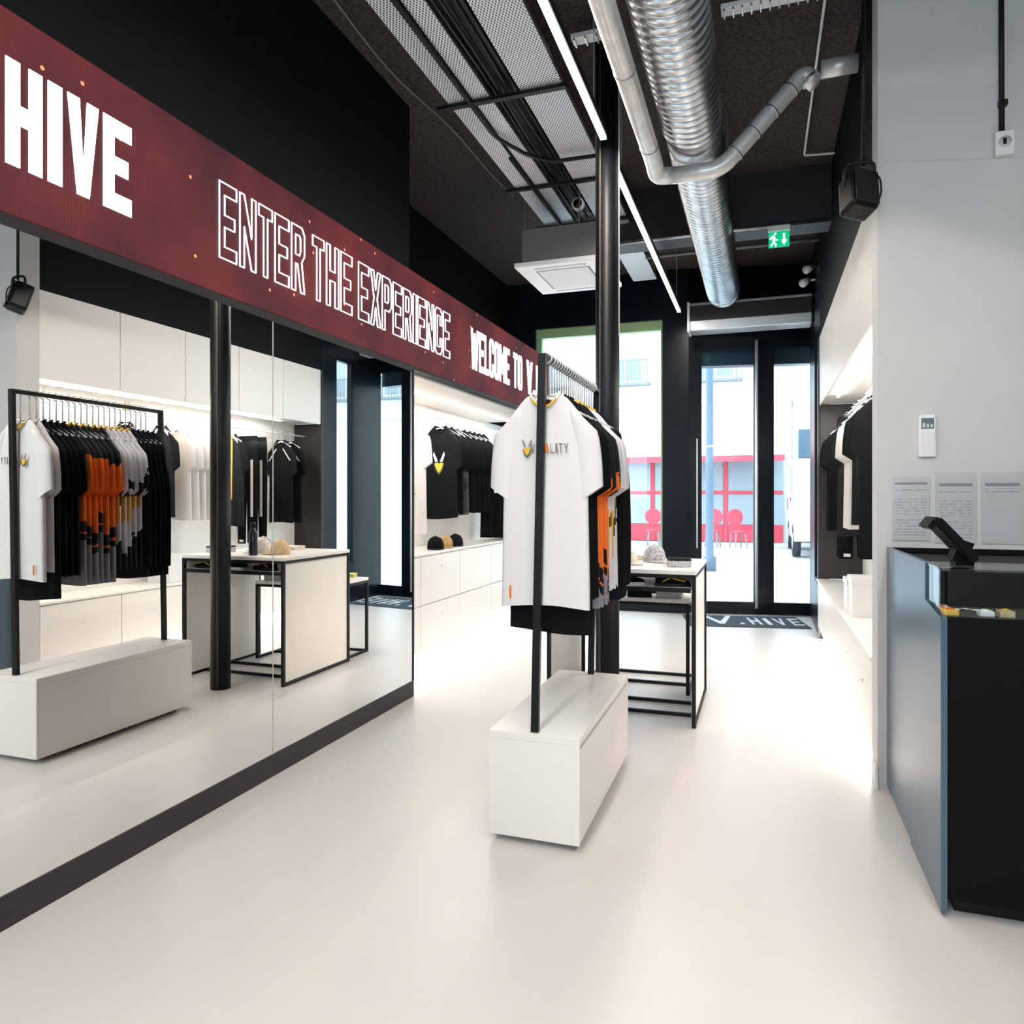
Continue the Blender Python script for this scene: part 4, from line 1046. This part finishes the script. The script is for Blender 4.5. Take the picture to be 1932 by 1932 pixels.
for k in range(3): part(B().box(.814 + .019 * k, .826 + .019 * k, 4.3925, 4.3945, 1.972, 1.995 - .004 * k), 'digit', M('lcd_digit', (.55, .62, .62), .5), t)
part(B().box(.805, .871, 4.394, 4.3965, 1.825, 1.95, .001), 'flap', M('flap_white', (.76, .75, .75), .5), t)
t = T('wall_socket', 'white wall socket box below a black conduit on the pillar', 'socket', (1.188, 4.40, 3.37))
part(B().box(1.144, 1.231, 4.376, 4.4195, 3.37, 3.494, .006), 'box', white_plastic, t)
part(B().tube([(1.188, 4.373, 3.435), (1.188, 4.377, 3.435)], .03, 18), 'rim', M('socket_grey', (.6, .6, .6), .5), t, True)
part(B().box(1.178, 1.194, 4.370, 4.3735, 3.42, 3.452, .001), 'outlet', black_plastic, t)
part(B().tube([(1.18, 4.40, 3.495), (1.176, 4.40, CEIL)], .013, 10), 'conduit', black_metal, t, True)
part(B().box(1.165, 1.205, 4.385, 4.4195, 3.63, 3.66, .003), 'clip', black_metal, t)

# ------------------------------------------------------------------ street outside
stone = M('pale_stone', (.80, .79, .76), .8, noise=(1.5, .06)); asphalt = M('pale_paving', (.55, .55, .55), .8, noise=(3, .06))
red = M('cafe_red', (.62, .06, .09), .5); awn = M('awning_pink', (.80, .50, .48), .7); blue = M('shop_blue', (.08, .14, .19), .4); iron = M('balcony_iron', (.22, .23, .25), .5)
pane_m = M('far_pane', (.36, .41, .45), .15); shut = M('shutter_grey', (.60, .62, .64), .6)  # street stone, iron and panes lightened for an overexposed, hazy look
struct(B().box(-30, 40, 10.62, 60, -.12, -.02), 'street', asphalt)
struct(B().box(2.72, 40, -6, 10.62, -.12, -.02), 'side_street', asphalt)
def building(label, x0, x1, yf, hgt, wins, face='y'):
    t = T('street_building', label, 'building', ((x0 + x1) / 2, yf, 0))
    part(B().box(x0, x1, yf, yf + 4, -.1, hgt), 'wall', stone, t)
    for z_ in (4.9, 9.0, 13.0):
        part(B().box(x0, x1, yf - .25, yf - .001, z_, z_ + .22, .02), 'cornice', stone, t)
    for (wx, wz) in wins:
        wf_ = part(B().box(wx - .75, wx + .75, yf - .05, yf - .001, wz, wz + 2.7), 'window', stone, t)
        for s in (-1, 1): part(B().box(wx + s * .32 - .28, wx + s * .32 + .28, yf - .07, yf - .051, wz + .12, wz + 2.58), 'pane', pane_m, wf_)
        for s in (-1, 1): part(B().box(wx + s * 1.05 - .28, wx + s * 1.05 + .28, yf - .08, yf - .001, wz, wz + 2.7), 'shutter', shut, wf_)
        rl = B()
        for k in range(13): rl.box(wx - .9 + k * .15 - .014, wx - .9 + k * .15 + .014, yf - .40, yf - .372, wz - .05, wz + .8)
        rl.box(wx - .95, wx + .95, yf - .41, yf - .36, wz + .78, wz + .84); rl.box(wx - .95, wx + .95, yf - .42, yf - .001, wz - .12, wz - .04)
        part(rl, 'balcony_railing', iron, t)
    return t
bd = building('pale stone building across the street behind the red cafe', -14, 1.0, 27.5, 16, [(x, z_) for z_ in (5.9, 9.9) for x in (-11.5, -8.2, -4.9, -1.6)])
bd2 = building('pale stone building across the street with a blue shop front', 1.03, 16, 27.9, 16, [(x, z_) for z_ in (5.9, 9.9) for x in (3.0, 6.2, 9.4, 12.6)])
part(B().box(1.25, 7.0, 27.75, 27.899, .0, 4.0), 'shop_front', blue, bd2)
part(B().box(1.45, 6.8, 27.70, 27.749, .8, 2.6), 'shop_window', pane_m, bd2)
tb = T('street_building', 'pale building along the side street seen through the narrow side window', 'building', (13, 12, 0))
part(B().box(11, 15, -4, 24, -.1, 15), 'wall', stone, tb)
for yv in (2, 6, 10, 14, 18):
    for zz in (5.5, 9.5):
        wf_ = part(B().box(10.95, 10.999, yv - .8, yv + .8, zz, zz + 2.6), 'window', stone, tb)
        part(B().box(10.93, 10.949, yv - .6, yv + .6, zz + .15, zz + 2.45), 'pane', pane_m, wf_)
    part(B().box(10.9, 10.999, yv - 1.4, yv + 1.4, .2, 3.6), 'shop_window', blue, tb)
# cafe front
t = T('cafe_front', 'red painted cafe front with a pale awning across the street', 'cafe front', (-1.6, 27.2, 0))
x0, x1 = -6.5, .72
part(B().box(x0, x1, 27.30, 27.499, 3.0, 4.6), 'fascia', awn, t)
part(B().prism([(27.30, 4.2), (27.30, 4.3), (25.6, 3.05), (25.6, 2.95)], 'x', x0, x1), 'awning', awn, t)
part(B().box(x0, x1, 25.58, 25.6, 2.80, 3.0), 'awning_valance', red, t)
k = 0
while x0 + k * 1.3 < x1:
    part(B().box(x0 + k * 1.3, x0 + k * 1.3 + .14, 27.2, 27.31, 0, 3.0), 'pilaster', red, t)
    part(B().box(x0 + k * 1.3 + .15, min(x1, x0 + k * 1.3 + 1.29), 27.24, 27.29, .62, 2.9), 'pane', pane_m, t)
    part(B().box(x0 + k * 1.3 + .15, min(x1, x0 + k * 1.3 + 1.29), 27.22, 27.30, 0, .61), 'stall_riser', red, t)
    part(B().box(x0 + k * 1.3 + .15, min(x1, x0 + k * 1.3 + 1.29), 27.20, 27.239, 1.7, 1.82), 'transom', red, t)
    k += 1
def bistro_chair(loc, rz):
    o = T('bistro_chair', 'red round-backed bistro chair outside the cafe front', 'chair', (0, 0, 0), 'bistro chairs outside the cafe')
    part(B().lathe([(.22, .46), (.24, .48), (.24, .52), (.22, .53)], n=14), 'seat', red, o, True)
    part(B().tube([(0, .20, .95), (0, .235, .95)], .27, 16), 'backrest', red, o)
    for a, c in ((-1, -1), (1, -1), (-1, 1), (1, 1)): part(B().tube([(a * .15, c * .15, .47), (a * .2, c * .2, -.02)], .022, 6), 'leg', iron, o)
    o.location = loc; o.rotation_euler = (0, 0, rz); return o
c0 = bistro_chair((-2.4, 24.2, 0), .3)
for i, (x, yv, rz) in enumerate(((-1.5, 24.4, -.2), (-.7, 24.1, .5), (.1, 24.5, 0), (-3.4, 24.4, .2), (-4.4, 24.2, .6), (-5.4, 24.5, -.3))): dup(c0, (x, yv, 0), rz)
t = T('street_post', 'slim blue grey street post on the pavement outside the door', 'post', (-1.08, 16.5, -.02))
part(B().lathe([(.14, 0), (.14, .3), (.085, .34), (.075, 4.9)], (-1.08, 16.5, -.02), 14), 'shaft', M('post_blue', (.10, .15, .21), .5), t, True)
part(B().lathe([(.075, 4.9), (.16, 5.0), (.16, 5.5), (.05, 5.6)], (-1.08, 16.5, -.02), 14), 'head', M('post_head', (.6, .66, .68), .5), t, True)
# van
t = T('parked_van', 'white delivery van parked across the street right of the cafe', 'van', (1.75, 22.7, 0))
vm = M('van_white', (.85, .85, .86), .3)
part(B().prism([(20.2, .45), (25.2, .45), (25.2, 2.65), (21.4, 2.65), (20.9, 1.7), (20.2, 1.5)], 'x', .80, 2.7), 'body', vm, t)
part(B().box(.788, .799, 21.35, 22.2, 1.7, 2.45), 'cab_window', pane_m, t)
part(B().box(.78, .799, 24.9, 25.1, 1.2, 1.6), 'tail_lamp', red, t)
part(B().box(.78, .799, 22.45, 22.55, 1.5, 1.58), 'door_handle', black_plastic, t)
for yv in (21.1, 24.4):
    for x in (.785, 2.52):
        wh = part(B().tube([(x, yv, .43), (x + .2, yv, .43)], .43, 20), 'wheel', M('tyre', (.03, .035, .04), .7), t, True)
        part(B().tube([(x - .01, yv, .43), (x + .02, yv, .43)], .22, 14), 'hub', silver, wh, True)
